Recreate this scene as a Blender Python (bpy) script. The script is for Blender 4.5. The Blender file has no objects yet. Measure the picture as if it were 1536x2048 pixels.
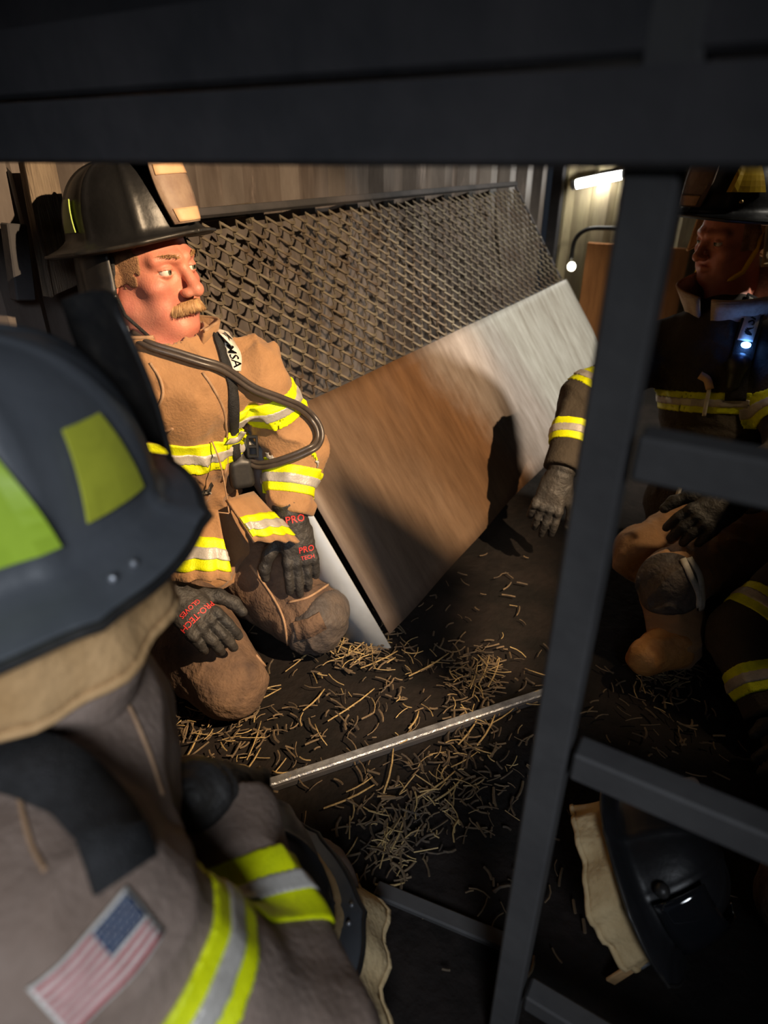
import bpy, math, random
import numpy as np
from mathutils import Vector, Matrix

# ------------------------------------------------------------------ camera, world, lights, exposure
S = bpy.context.scene
COL = S.collection
W_, H_, FPX = 1536, 2048, 1300.0
PITCH, YAW, CAMH = math.radians(28.8), math.radians(31.0), 1.2
cam_d = bpy.data.cameras.new('camera')
cam = bpy.data.objects.new('camera', cam_d); COL.objects.link(cam)
cam.location = (0, 0, CAMH)
cam.rotation_euler = (math.pi/2 - PITCH, 0, YAW)
cam_d.sensor_fit = 'VERTICAL'; cam_d.sensor_height = 36.0
cam_d.lens = FPX/H_*36.0
cam_d.clip_start = 0.02
cam_d.dof.use_dof = True; cam_d.dof.focus_distance = 1.5; cam_d.dof.aperture_fstop = 2.6
S.camera = cam

wd = bpy.data.worlds.new('world'); S.world = wd; wd.use_nodes = True
wd.node_tree.nodes['Background'].inputs[0].default_value = (0.35, 0.42, 0.55, 1)
wd.node_tree.nodes['Background'].inputs[1].default_value = 0.03

def aim(o, target):
    d = Vector(target) - o.location
    o.rotation_euler = d.to_track_quat('-Z', 'Y').to_euler()

def spot(name, loc, target, power, color, angle, blend, radius):
    l = bpy.data.lights.new(name, 'SPOT'); l.energy = power; l.color = color
    l.spot_size = math.radians(angle); l.spot_blend = blend; l.shadow_soft_size = radius
    o = bpy.data.objects.new(name, l); COL.objects.link(o); o.location = loc; aim(o, target); return o

def area(name, loc, target, power, color, sx, sy):
    l = bpy.data.lights.new(name, 'AREA'); l.energy = power; l.color = color
    l.shape = 'RECTANGLE'; l.size = sx; l.size_y = sy
    o = bpy.data.objects.new(name, l); COL.objects.link(o); o.location = loc; aim(o, target); return o

# warm work light high on the right-hand side of the burn room
spot('work_light', (0.86, 0.80, 1.86), (-1.00, 1.31, 0.62), 420, (1.0, 0.71, 0.43), 51, 0.40, 0.012)
# white fill added out of view to brighten the far sheet and right-hand man
spot('far_fill_spot', (0.86, 2.75, 2.05), (-0.92, 3.12, 0.50), 330, (1.0, 0.92, 0.78), 66, 0.8, 0.06)
# warm fill added out of view over the knees of the right-hand man
spot('knee_fill_spot', (0.50, 1.82, 1.45), (0.04, 1.76, 0.38), 30, (1.0, 0.72, 0.42), 42, 0.7, 0.04)
# cool fill added behind and right of the camera to brighten the foreground man
spot('cool_fill_spot', (0.72, -0.95, 1.75), (-0.55, 0.20, 0.48), 118, (0.86, 0.92, 1.0), 52, 0.7, 0.35)

S.view_settings.view_transform = 'Standard'; S.view_settings.look = 'None'
S.view_settings.gamma = 1.0; S.view_settings.exposure = 0.0
S.view_settings.use_curve_mapping = False

# ------------------------------------------------------------------ helpers: positions
CP, SP, CY, SY = math.cos(PITCH), math.sin(PITCH), math.cos(YAW), math.sin(YAW)
def Wv(r, f, z):            # metres to the right of / ahead of the camera, height -> world
    return np.array([r*CY - f*SY, r*SY + f*CY, z])
def Dv(r, f, z=0.0):        # the same for a direction
    v = np.array([r*CY - f*SY, r*SY + f*CY, z]); return v/np.linalg.norm(v)
def P(u, v, d):             # a point seen at (u, v) at camera depth d
    x = (u - W_/2)/FPX*d; y = (v - H_/2)/FPX*d
    return Wv(x, d*CP - y*SP, CAMH - d*SP - y*CP)
CAMP = np.array([0, 0, CAMH])
def ray(u, v):
    q = P(u, v, 1.0) - CAMP; return q/np.linalg.norm(q)
def onz(u, v, z=0.0):       # where the sight line meets a horizontal plane
    q = P(u, v, 1.0) - CAMP; return CAMP + q*((z - CAMH)/q[2])
def nrm(a): a = np.asarray(a, float); return a/np.linalg.norm(a)
def frame(fwd, up):         # columns: right, forward, up
    y = nrm(fwd); x = nrm(np.cross(y, up)); z = np.cross(x, y)
    return np.stack([x, y, z], 1)

# ------------------------------------------------------------------ helpers: materials
def mat(name, c, rough=0.7, metal=0.0, c2=None, scale=8.0, detail=4.0, bump=0.0, bscale=60.0, ramp=(0.4, 0.65), emit=0.0, sss=0.0, spec=0.5, coat=0.0, stretch=None, sheen=0.0):
    m = bpy.data.materials.new(name); m.use_nodes = True
    nt = m.node_tree; b = nt.nodes['Principled BSDF']; L = nt.links
    b.inputs['Base Color'].default_value = (*c, 1); b.inputs['Roughness'].default_value = rough
    b.inputs['Metallic'].default_value = metal; b.inputs['Specular IOR Level'].default_value = spec
    b.inputs['Coat Weight'].default_value = coat
    if sheen: b.inputs['Sheen Weight'].default_value = sheen
    if sss:
        b.inputs['Subsurface Weight'].default_value = sss
        b.inputs['Subsurface Radius'].default_value = (1, .3, .15); b.inputs['Subsurface Scale'].default_value = 0.008
    if emit:
        b.inputs['Emission Color'].default_value = (*c, 1); b.inputs['Emission Strength'].default_value = emit
    co = nt.nodes.new('ShaderNodeTexCoord').outputs['Object']
    if stretch:
        mp = nt.nodes.new('ShaderNodeMapping'); mp.inputs['Scale'].default_value = stretch
        L.new(co, mp.inputs['Vector']); co = mp.outputs['Vector']
    if c2 is not None:
        n = nt.nodes.new('ShaderNodeTexNoise'); n.inputs['Scale'].default_value = scale; n.inputs['Detail'].default_value = detail
        n.inputs['Roughness'].default_value = .65
        L.new(co, n.inputs['Vector'])
        r = nt.nodes.new('ShaderNodeValToRGB'); r.color_ramp.elements[0].position = ramp[0]; r.color_ramp.elements[1].position = ramp[1]
        r.color_ramp.elements[0].color = (*c, 1); r.color_ramp.elements[1].color = (*c2, 1)
        L.new(n.outputs['Fac'], r.inputs['Fac']); L.new(r.outputs['Color'], b.inputs['Base Color'])
    if bump:
        n2 = nt.nodes.new('ShaderNodeTexNoise'); n2.inputs['Scale'].default_value = bscale; n2.inputs['Detail'].default_value = 3
        L.new(co, n2.inputs['Vector'])
        bp = nt.nodes.new('ShaderNodeBump'); bp.inputs['Strength'].default_value = bump; bp.inputs['Distance'].default_value = 0.01
        L.new(n2.outputs['Fac'], bp.inputs['Height']); L.new(bp.outputs['Normal'], b.inputs['Normal'])
    return m

M = {}
M['coat'] = mat('coat_cloth', (.38, .205, .092), .85, c2=(.27, .14, .06), scale=7, bump=.25, bscale=160, sheen=.15)
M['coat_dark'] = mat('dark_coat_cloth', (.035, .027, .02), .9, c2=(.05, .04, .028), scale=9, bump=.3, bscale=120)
M['coat_fore'] = mat('worn_coat_cloth', (.25, .185, .15), .85, c2=(.18, .125, .095), scale=7, bump=.25, bscale=140)
M['trouser'] = mat('trouser_cloth', (.165, .10, .062), .9, c2=(.075, .046, .033), scale=11, bump=.55, bscale=90)
M['seam'] = mat('seam_piping', (.42, .26, .15), .8, c2=(.3, .18, .1), scale=40)
M['patch'] = mat('knee_leather', (.06, .05, .047), .7, c2=(.11, .085, .07), scale=14, bump=.5, bscale=80)
M['glove'] = mat('glove_leather', (.020, .019, .019), .62, c2=(.045, .040, .036), scale=18, bump=.35, bscale=120)
M['yellow'] = mat('lime_trim', (.78, .85, .0), .55, c2=(.62, .70, .0), scale=30, bump=.2, bscale=300)
M['silver'] = mat('silver_trim', (.52, .49, .45), .42, c2=(.40, .37, .33), scale=30, metal=.15, bump=.15, bscale=250)
M['stitch'] = mat('dark_stitching', (.12, .12, .01), .9, c2=(.2, .18, .02), scale=90)
M['skin'] = mat('skin', (.62, .24, .16), .5, c2=(.52, .17, .12), scale=16, bump=.12, bscale=260, sss=.12)
M['hair'] = mat('blond_hair', (.42, .24, .10), .6, c2=(.25, .13, .055), scale=60)
M['hair_fair'] = mat('fair_hair', (.55, .34, .16), .55, c2=(.40, .23, .10), scale=60)
M['hair_dark'] = mat('short_brown_hair', (.30, .16, .08), .8, c2=(.2, .1, .05), scale=80, bump=.5, bscale=400)
M['eyewhite'] = mat('eye_white', (.75, .68, .62), .2, c2=(.7, .6, .55), scale=40)
M['iris'] = mat('iris', (.12, .14, .10), .15, c2=(.06, .07, .05), scale=300)
M['pupil'] = mat('pupil', (.005, .005, .005), .1)
M['helmet_hazed'] = mat('hazed_black_helmet', (.072, .079, .090), .45, c2=(.095, .102, .115), scale=6, bump=.12, bscale=40)  # black shell greyed in its colour to imitate haze over the foreground
M['helmet'] = mat('black_helmet', (.010, .0105, .012), .42, c2=(.018, .018, .021), scale=6, bump=.12, bscale=40)
M['rubber'] = mat('black_rubber', (.015, .015, .016), .45, c2=(.03, .028, .026), scale=30)
M['hose'] = mat('hose_rubber', (.055, .043, .037), .35, c2=(.075, .06, .05), scale=30)
M['webbing'] = mat('black_webbing', (.012, .012, .013), .8, c2=(.022, .022, .024), scale=80, bump=.5, bscale=400)
M['shield'] = mat('leather_front', (.28, .20, .15), .6, c2=(.20, .13, .1), scale=20, bump=.2)
M['shield_pale'] = mat('pale_leather', (.66, .42, .24), .6, c2=(.55, .34, .2), scale=20)
M['brass'] = mat('brass_badge', (.72, .5, .2), .35, metal=.6, c2=(.4, .25, .1), scale=70)
M['flap'] = mat('khaki_flap', (.58, .36, .17), .9, c2=(.44, .26, .11), scale=10, bump=.35, bscale=90)
M['flap_pale'] = mat('pale_khaki_flap', (.62, .47, .26), .9, c2=(.48, .34, .17), scale=10, bump=.35, bscale=90)
M['lime_patch'] = mat('helmet_lime_patch', (.40, .58, .05), .4, c2=(.34, .50, .04), scale=14)
M['lime_patch2'] = mat('helmet_yellow_patch', (.50, .52, .05), .4, c2=(.4, .42, .04), scale=24)
M['amber'] = mat('amber_patch', (.85, .55, .02), .4, c2=(.7, .42, .02), scale=24)
M['white'] = mat('white_print', (.78, .74, .66), .6, c2=(.62, .58, .5), scale=50)
M['red'] = mat('red_print', (.70, .045, .04), .6, c2=(.55, .03, .03), scale=60)
M['flag_red'] = mat('flag_red', (.40, .035, .045), .8, c2=(.33, .03, .035), scale=90)
M['flag_white'] = mat('flag_white', (.72, .68, .64), .85, c2=(.6, .57, .53), scale=90)
M['flag_blue'] = mat('flag_blue', (.028, .045, .095), .8, c2=(.045, .07, .13), scale=120)
M['steel'] = mat('painted_steel', (.085, .083, .084), .7, spec=.3, c2=(.06, .058, .06), scale=5, metal=.2, bump=.1, bscale=60)
M['soot_steel'] = mat('sooty_steel', (.055, .055, .060), .8, spec=.2, c2=(.085, .08, .085), scale=4, metal=.2, bump=.2, bscale=30)
M['bright_steel'] = mat('bare_steel', (.42, .44, .48), .4, c2=(.24, .25, .28), scale=26, metal=.6, bump=.25, bscale=120)
M['flange'] = mat('blue_lit_flange_steel', (.40, .44, .49), .45, c2=(.30, .33, .37), scale=5, metal=.2, bump=.04, bscale=20)  # pale blue put into the colour for cool light on the bent edge
M['mesh'] = mat('galvanised_mesh', (.17, .145, .105), .6, c2=(.09, .062, .042), scale=9, metal=.4)
M['floor'] = mat('burnt_floor', (.010, .009, .0085), .85, spec=.12, c2=(.020, .0155, .014), scale=5, detail=8, bump=.7, bscale=38)
M['wood'] = mat('old_wood', (.20, .155, .11), .8, c2=(.12, .09, .065), scale=7, stretch=(14, 14, 1.2), bump=.5, bscale=20)
M['ply'] = mat('orange_plywood', (.52, .22, .07), .75, c2=(.4, .16, .05), scale=5, stretch=(8, 8, 1))
M['straw'] = mat('straw', (.46, .33, .14), .7, c2=(.22, .145, .065), scale=24)
M['straw_dark'] = mat('charred_straw', (.16, .11, .06), .85, c2=(.05, .038, .028), scale=20)
M['ceil'] = mat('sooty_ceiling', (.02, .02, .022), .9, c2=(.03, .03, .032), scale=4)
M['led'] = mat('lamp_tube', (1, .97, .9), .4, emit=45)
M['led_small'] = mat('small_lamp_lens', (1, .92, .7), .4, emit=7)
M['blue_led'] = mat('blue_led', (.12, .35, 1), .3, emit=22)
M['lens'] = mat('mask_lens', (.01, .011, .014), .06, spec=.9, coat=1)
M['boot'] = mat('tan_boot', (.48, .22, .06), .7, c2=(.3, .12, .03), scale=14, bump=.5, bscale=60)
M['coat_cream'] = mat('pale_collar_cloth', (.52, .42, .34), .85, c2=(.36, .27, .2), scale=22, bump=.3, bscale=120)

def corr_mat():             # container wall: brown paint, rust streaks, pale scorched patches
    m = mat('container_wall', (.125, .105, .095), .6, c2=(.055, .042, .036), scale=2.4, detail=8, stretch=(1, 3, .6), bump=.06, bscale=30)
    nt = m.node_tree; b = nt.nodes['Principled BSDF']; L = nt.links
    src = b.inputs['Base Color'].links[0].from_socket
    co = nt.nodes.new('ShaderNodeTexCoord')
    mp = nt.nodes.new('ShaderNodeMapping'); mp.inputs['Scale'].default_value = (1.5, 5, .8); L.new(co.outputs['Object'], mp.inputs['Vector'])
    n = nt.nodes.new('ShaderNodeTexNoise'); n.inputs['Scale'].default_value = 1.9; n.inputs['Detail'].default_value = 9; n.inputs['Roughness'].default_value = .7
    L.new(mp.outputs['Vector'], n.inputs['Vector'])
    r = nt.nodes.new('ShaderNodeValToRGB'); e = r.color_ramp.elements
    e[0].position = .58; e[0].color = (0, 0, 0, 1); e[1].position = .66; e[1].color = (1, 1, 1, 1)
    L.new(n.outputs['Fac'], r.inputs['Fac'])
    mx = nt.nodes.new('ShaderNodeMixRGB'); mx.inputs[2].default_value = (.19, .155, .14, 1)
    L.new(r.outputs['Color'], mx.inputs[0]); L.new(src, mx.inputs[1]); L.new(mx.outputs[0], b.inputs['Base Color'])
    return m
M['wall'] = corr_mat()
M['wall_far'] = mat('far_wall_paint', (.40, .34, .20), .6, c2=(.26, .21, .13), scale=3, stretch=(4, 1, .6), bump=.2, bscale=30)

def sheet_mat():            # galvanised sheet, rusted towards its near end
    m = mat('galvanised_sheet', (.66, .64, .60), .55, c2=(.52, .49, .46), scale=3, detail=7, metal=.0, bump=.15, bscale=8)
    nt = m.node_tree; b = nt.nodes['Principled BSDF']; L = nt.links
    src = b.inputs['Base Color'].links[0].from_socket
    co = nt.nodes.new('ShaderNodeTexCoord'); sx = nt.nodes.new('ShaderNodeSeparateXYZ'); L.new(co.outputs['Object'], sx.inputs[0])
    n = nt.nodes.new('ShaderNodeTexNoise'); n.inputs['Scale'].default_value = 2.2; n.inputs['Detail'].default_value = 12; n.inputs['Roughness'].default_value = .74
    L.new(co.outputs['Object'], n.inputs['Vector'])
    ad = nt.nodes.new('ShaderNodeMath'); ad.operation = 'MULTIPLY_ADD'; ad.inputs[1].default_value = .42
    sl = nt.nodes.new('ShaderNodeMath'); sl.operation = 'MULTIPLY_ADD'; sl.inputs[1].default_value = .72; L.new(sx.outputs['Z'], sl.inputs[0]); L.new(sx.outputs['Y'], sl.inputs[2])
    L.new(n.outputs['Fac'], ad.inputs[0]); L.new(sl.outputs[0], ad.inputs[2])
    r = nt.nodes.new('ShaderNodeValToRGB'); r.color_ramp.interpolation = 'EASE'
    el = r.color_ramp.elements
    mr = nt.nodes.new('ShaderNodeMapRange'); mr.inputs['From Min'].default_value = -1.3; mr.inputs['From Max'].default_value = 1.5
    L.new(ad.outputs[0], mr.inputs['Value']); L.new(mr.outputs[0], r.inputs['Fac'])
    el[0].position = .0; el[0].color = (.11, .082, .066, 1); el[1].position = .16; el[1].color = (.13, .090, .066, 1)
    for p, c in ((.28, (.145, .088, .050, 1)), (.39, (.13, .064, .024, 1)), (.47, (.15, .070, .024, 1)), (.56, (.27, .225, .20, 1)), (.64, (.33, .29, .27, 1)), (.70, (.34, .32, .30, 1)), (.76, (.40, .40, .375, 1))):
        k = el.new(p); k.color = c
    mx = nt.nodes.new('ShaderNodeMixRGB'); mx.blend_type = 'MIX'; mx.inputs[0].default_value = .97
    L.new(src, mx.inputs[1]); L.new(r.outputs['Color'], mx.inputs[2])
    mp = nt.nodes.new('ShaderNodeMapping'); mp.inputs['Scale'].default_value = (1.2, 7, 1.2); L.new(co.outputs['Object'], mp.inputs['Vector'])
    n3 = nt.nodes.new('ShaderNodeTexNoise'); n3.inputs['Scale'].default_value = 4; n3.inputs['Detail'].default_value = 10; n3.inputs['Roughness'].default_value = .7; L.new(mp.outputs[0], n3.inputs['Vector'])
    r3 = nt.nodes.new('ShaderNodeValToRGB'); r3.color_ramp.elements[0].position = .3; r3.color_ramp.elements[1].position = .7
    r3.color_ramp.elements[0].color = (.50, .44, .38, 1); r3.color_ramp.elements[1].color = (1.25, 1.25, 1.25, 1); L.new(n3.outputs['Fac'], r3.inputs['Fac'])
    mm = nt.nodes.new('ShaderNodeMixRGB'); mm.blend_type = 'MULTIPLY'; mm.inputs[0].default_value = .75; L.new(mx.outputs[0], mm.inputs[1]); L.new(r3.outputs['Color'], mm.inputs[2])
    L.new(mm.outputs[0], b.inputs['Base Color'])
    return m
M['sheet'] = sheet_mat()

# ------------------------------------------------------------------ helpers: objects
BASE = {}
def link_mesh(name, v, f, m, parent=None, smooth=True, label=None):
    v = np.asarray(v, float)
    me = bpy.data.meshes.new(name)
    base = BASE.get(parent.name, np.zeros(3)) if parent else np.zeros(3)
    vv = v - base
    me.from_pydata(vv.tolist(), [], f if isinstance(f, list) else f.tolist())
    if smooth: me.polygons.foreach_set('use_smooth', [True]*len(me.polygons))
    me.materials.append(M[m] if isinstance(m, str) else m)
    me.update()
    o = bpy.data.objects.new(name, me); COL.objects.link(o)
    if parent: o.parent = parent
    BASE[o.name] = base
    if label: o['label'] = label
    return o
def thing(name, label, cat, loc, group=None):
    o = bpy.data.objects.new(name, None); COL.objects.link(o); o.location = tuple(loc); o.empty_display_size = .05
    o['label'] = label; o['category'] = cat
    if group: o['group'] = group
    BASE[o.name] = np.asarray(loc, float); return o
def solo(name, v, f, m, label, cat, group=None, smooth=False):     # a thing that is one mesh, origin at its middle base
    v = np.asarray(v, float); c = v.mean(0); c[2] = v[:, 2].min()
    o = link_mesh(name, v - c, f, m, smooth=smooth); o.location = c
    o['label'] = label; o['category'] = cat
    if group: o['group'] = group
    return o
def structure(name, v, f, m, smooth=False):
    o = link_mesh(name, v, f, m, smooth=smooth); o['kind'] = 'structure'; return o

class G:                    # collects shapes into one mesh
    def __init__(s): s.v = []; s.f = []; s.n = 0
    def add(s, v, f):
        v = np.asarray(v, float); s.v.append(v); s.f += [[i + s.n for i in q] for q in f]; s.n += len(v); return s
    def box(s, c, ax, half, bev=.0):      # bevelled box; ax columns are its axes
        c = np.asarray(c, float); ax = np.asarray(ax, float); h = np.asarray(half, float); b = min(bev, h.min()*.6)
        if b <= 0:
            v = [c + ax @ (h*np.array([x, y, z])) for x in (-1, 1) for y in (-1, 1) for z in (-1, 1)]
            return s.add(v, [[0, 1, 3, 2], [4, 6, 7, 5], [0, 4, 5, 1], [2, 3, 7, 6], [0, 2, 6, 4], [1, 5, 7, 3]])
        v = []; idx = {}
        for x in (-1, 1):
            for y in (-1, 1):
                for z in (-1, 1):
                    for k in range(3):
                        q = np.array([x, y, z])*(h - b); q[k] += b*(x, y, z)[k]
                        idx[(x, y, z, k)] = len(v); v.append(c + ax @ q)
        f = []
        for k in range(3):
            i, j = [a for a in range(3) if a != k]
            for sg in (-1, 1):
                q = []
                for a, e in ((-1, -1), (1, -1), (1, 1), (-1, 1)):
                    t = [0, 0, 0]; t[k] = sg; t[i] = a; t[j] = e; q.append(idx[(*t, k)])
                f.append(q)
        for k in range(3):
            i, j = [a for a in range(3) if a != k]
            for a in (-1, 1):
                for e in (-1, 1):
                    def V(sg, w):
                        t = [0, 0, 0]; t[k] = sg; t[i] = a; t[j] = e; return idx[(*t, w)]
                    f.append([V(-1, i), V(1, i), V(1, j), V(-1, j)])
        for x in (-1, 1):
            for y in (-1, 1):
                for z in (-1, 1): f.append([idx[(x, y, z, k)] for k in range(3)])
        return s.add(v, f)
    def beam(s, a, b, w, t, up=(0, 0, 1), bev=.003):
        a, b = np.asarray(a, float), np.asarray(b, float); R = frame(b - a, up)
        return s.box((a + b)/2, R, (w/2, np.linalg.norm(b - a)/2, t/2), bev)
    def tube(s, pts, r, n=8, closed=False, cap=True):
        pts = np.asarray(pts, float); m = len(pts); rr = np.broadcast_to(np.asarray(r, float), (m,))
        tg = np.gradient(pts, axis=0); tg /= np.linalg.norm(tg, axis=1)[:, None] + 1e-12
        up = np.array([0, 0, 1.]) if abs(tg[0][2]) < .9 else np.array([1., 0, 0]); v = []
        x = nrm(np.cross(tg[0], up))
        for i in range(m):
            x = nrm(x - tg[i]*np.dot(x, tg[i])); y = np.cross(tg[i], x)
            for k in range(n):
                a = 2*math.pi*k/n; v.append(pts[i] + rr[i]*(math.cos(a)*x + math.sin(a)*y))
        f = [[i*n + k, i*n + (k + 1) % n, (i + 1)*n + (k + 1) % n, (i + 1)*n + k] for i in range(m - 1) for k in range(n)]
        if cap: f += [list(range(n))[::-1], [(m - 1)*n + k for k in range(n)]]
        return s.add(v, f)
    def grid(s, V, closed_u=False):       # V: (a, b, 3)
        a, b = V.shape[:2]; f = []
        for i in range(a if closed_u else a - 1):
            for j in range(b - 1): f.append([i*b + j, ((i + 1) % a)*b + j, ((i + 1) % a)*b + j + 1, i*b + j + 1])
        return s.add(V.reshape(-1, 3), f)
    def slab(s, V, N, t):                 # a grid with thickness
        a, b = V.shape[:2]; U = V + N*t; n0 = a*b; f = []
        for i in range(a - 1):
            for j in range(b - 1):
                q = [i*b + j, (i + 1)*b + j, (i + 1)*b + j + 1, i*b + j + 1]; f.append(q[::-1]); f.append([x + n0 for x in q])
        rim = [(i, 0) for i in range(a)] + [(a - 1, j) for j in range(1, b)] + [(i, b - 1) for i in range(a - 2, -1, -1)] + [(0, j) for j in range(b - 2, 0, -1)]
        for k in range(len(rim)):
            p, q = rim[k], rim[(k + 1) % len(rim)]; p, q = p[0]*b + p[1], q[0]*b + q[1]; f.append([p, q, q + n0, p + n0])
        return s.add(np.concatenate([V.reshape(-1, 3), U.reshape(-1, 3)]), f)
    def obj(s, name, m, parent=None, smooth=True, label=None): return link_mesh(name, np.concatenate(s.v), s.f, m, parent, smooth, label)
    def solo(s, name, m, label, cat, group=None, smooth=False): return solo(name, np.concatenate(s.v), s.f, m, label, cat, group, smooth)
    def structure(s, name, m, smooth=False): return structure(name, np.concatenate(s.v), s.f, m, smooth)

def curve(pts, n=40):       # Catmull-Rom through points
    p = np.asarray(pts, float); p = np.vstack([2*p[0] - p[1], p, 2*p[-1] - p[-2]]); out = []
    segs = len(p) - 3; per = max(2, n//segs)
    for i in range(segs):
        a, b, c, d = p[i:i + 4]
        for t in np.linspace(0, 1, per, endpoint=False):
            out.append(.5*((2*b) + (c - a)*t + (2*a - 5*b + 4*c - d)*t*t + (3*b - a - 3*c + d)*t**3))
    out.append(p[-2]); return np.array(out)

# ------------------------------------------------------------------ helpers: signed distance modelling
def dot(p, a): return p @ np.asarray(a, np.float32)
def rc(p, a, b, r1, r2):
    a = np.asarray(a, np.float32); ba = np.asarray(b, np.float32) - a; L2 = float(ba @ ba) + 1e-12
    q = p - a; h = np.clip(q @ ba/L2, 0, 1)
    return np.linalg.norm(q - h[:, None]*ba, axis=1) - (r1 + (r2 - r1)*h)
def fcap(p, a, b, r1, r2, ax, flat):
    a = np.asarray(a, np.float32); ax = np.asarray(ax, np.float32); k = 1/flat - 1
    st = lambda q: q + np.outer(q @ ax, ax)*k
    q = st(p - a); bb = np.asarray(b, np.float32) - a; bb = bb + ax*float(bb @ ax)*k
    return rc(q, (0, 0, 0), bb, r1, r2)*((1 + flat)/2)
def sph(p, c, r): return np.linalg.norm(p - np.asarray(c, np.float32), axis=1) - r
def ell(p, c, r, R=None):
    q = p - np.asarray(c, np.float32)
    if R is not None: q = q @ np.asarray(R, np.float32)
    r = np.asarray(r, np.float32); k0 = np.linalg.norm(q/r, axis=1); k1 = np.linalg.norm(q/(r*r), axis=1) + 1e-9
    return k0*(k0 - 1)/k1
def rbox(p, c, R, h, r):
    q = np.abs((p - np.asarray(c, np.float32)) @ np.asarray(R, np.float32)) - (np.asarray(h, np.float32) - r)
    return np.linalg.norm(np.maximum(q, 0), axis=1) + np.minimum(q.max(1), 0) - r
def smin(a, b, k):
    h = np.maximum(k - np.abs(a - b), 0)/k; return np.minimum(a, b) - h*h*k*.25
def smax(a, b, k): return -smin(-a, -b, k)
def noise(p):
    i = np.floor(p).astype(np.int64); f = (p - i).astype(np.float32); f = f*f*(3 - 2*f); out = 0
    for dx in (0, 1):
        for dy in (0, 1):
            for dz in (0, 1):
                h = ((i[:, 0] + dx)*73856093) ^ ((i[:, 1] + dy)*19349663) ^ ((i[:, 2] + dz)*83492791)
                h = (h*1103515245 + 12345) & 0x7fffffff; h = ((h >> 8) ^ h)*1664525 + 1013904223 & 0x7fffffff
                w = (f[:, 0] if dx else 1 - f[:, 0])*(f[:, 1] if dy else 1 - f[:, 1])*(f[:, 2] if dz else 1 - f[:, 2])
                out = out + w*(h & 0xffff).astype(np.float32)/65535
    return out
def cloth(p, d, amp, freq, st=(1, 1, 1)):          # folds of heavy cloth, only near the surface
    m = np.abs(d) < .05
    if not m.any(): return d
    q = p[m]*np.asarray(st, np.float32)*freq
    w = noise(q*.6 + 7.1); q2 = q + (w[:, None] - .5)*1.6
    r = 1 - np.abs(2*noise(q2) - 1); r2 = noise(q2*2.3 + 31)
    d = d.copy(); d[m] -= amp*(r*r - .4) + amp*.75*(r2 - .5); return d

def nets(fn, lo, hi, h):                            # sparse surface nets -> vertices, quads
    lo = np.asarray(lo, float); hi = np.asarray(hi, float); B = 8
    nb = np.maximum(1, np.ceil((hi - lo)/h/B).astype(int)); n = nb*B
    bi = np.stack(np.meshgrid(*[np.arange(k) for k in nb], indexing='ij'), -1).reshape(-1, 3)
    ctr = (lo + (bi*B + (B - 1)/2)*h).astype(np.float32); dc = fn(ctr)
    act = np.abs(dc) < h*B*1.25 + .012
    F = np.repeat(np.repeat(np.repeat(np.where(dc < 0, -1., 1.).reshape(nb).astype(np.float32), B, 0), B, 1), B, 2)
    loc = np.stack(np.meshgrid(*[np.arange(B)]*3, indexing='ij'), -1).reshape(-1, 3)
    ab = bi[act]
    for s0 in range(0, len(ab), 400):
        g = (ab[s0:s0 + 400, None, :]*B + loc[None]).reshape(-1, 3)
        F[g[:, 0], g[:, 1], g[:, 2]] = fn((lo + g*h).astype(np.float32))
    F[[0, -1]] = np.abs(F[[0, -1]]) + 1e-6; F[:, [0, -1]] = np.abs(F[:, [0, -1]]) + 1e-6; F[:, :, [0, -1]] = np.abs(F[:, :, [0, -1]]) + 1e-6
    ins = F < 0; nx, ny, nz = F.shape
    cnt = np.zeros((nx - 1, ny - 1, nz - 1), np.int8)
    offs = [(a, b, c) for a in (0, 1) for b in (0, 1) for c in (0, 1)]
    for a, b, c in offs: cnt += ins[a:nx - 1 + a, b:ny - 1 + b, c:nz - 1 + c]
    C = np.argwhere((cnt > 0) & (cnt < 8))
    if len(C) == 0: return np.zeros((0, 3)), []
    ID = np.full(cnt.shape, -1, np.int64); ID[C[:, 0], C[:, 1], C[:, 2]] = np.arange(len(C))
    acc = np.zeros((len(C), 3)); num = np.zeros(len(C))
    val = {o: F[C[:, 0] + o[0], C[:, 1] + o[1], C[:, 2] + o[2]] for o in offs}
    for o in offs:
        for k in range(3):
            if o[k] == 0:
                q = list(o); q[k] = 1; q = tuple(q); va, vb = val[o], val[q]
                m = (va < 0) != (vb < 0); t = np.where(m, va/(va - vb + 1e-20), 0)
                pt = np.tile(np.array(o, float), (len(C), 1)); pt[:, k] += t
                acc[m] += pt[m]; num[m] += 1
    V = lo + (C + acc/num[:, None])*h
    Q = []
    for k in range(3):
        i, j = (k + 1) % 3, (k + 2) % 3
        sl0 = [slice(1, -1)]*3; sl1 = [slice(1, -1)]*3
        sl0[k] = slice(0, F.shape[k] - 1); sl1[k] = slice(1, F.shape[k])
        sl0[i] = sl1[i] = slice(1, F.shape[i] - 1); sl0[j] = sl1[j] = slice(1, F.shape[j] - 1)
        A = ins[tuple(sl0)]; Bn = ins[tuple(sl1)]
        e = np.argwhere(A != Bn); flip = A[e[:, 0], e[:, 1], e[:, 2]]
        base = e.copy(); base[:, i] += 1; base[:, j] += 1
        def cid(di, dj):
            q = base.copy(); q[:, i] += di; q[:, j] += dj; return ID[q[:, 0], q[:, 1], q[:, 2]]
        q = np.stack([cid(-1, -1), cid(0, -1), cid(0, 0), cid(-1, 0)], 1)
        q[~flip] = q[~flip][:, ::-1]; Q.append(q)
    Q = np.concatenate(Q); Q = Q[(Q >= 0).all(1)]
    return V, Q
def blob(name, fn, lo, hi, h, m, parent, label=None):
    V, Q = nets(fn, lo, hi, h)
    return link_mesh(name, V, Q, m, parent, True, label) if len(V) else None
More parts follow.
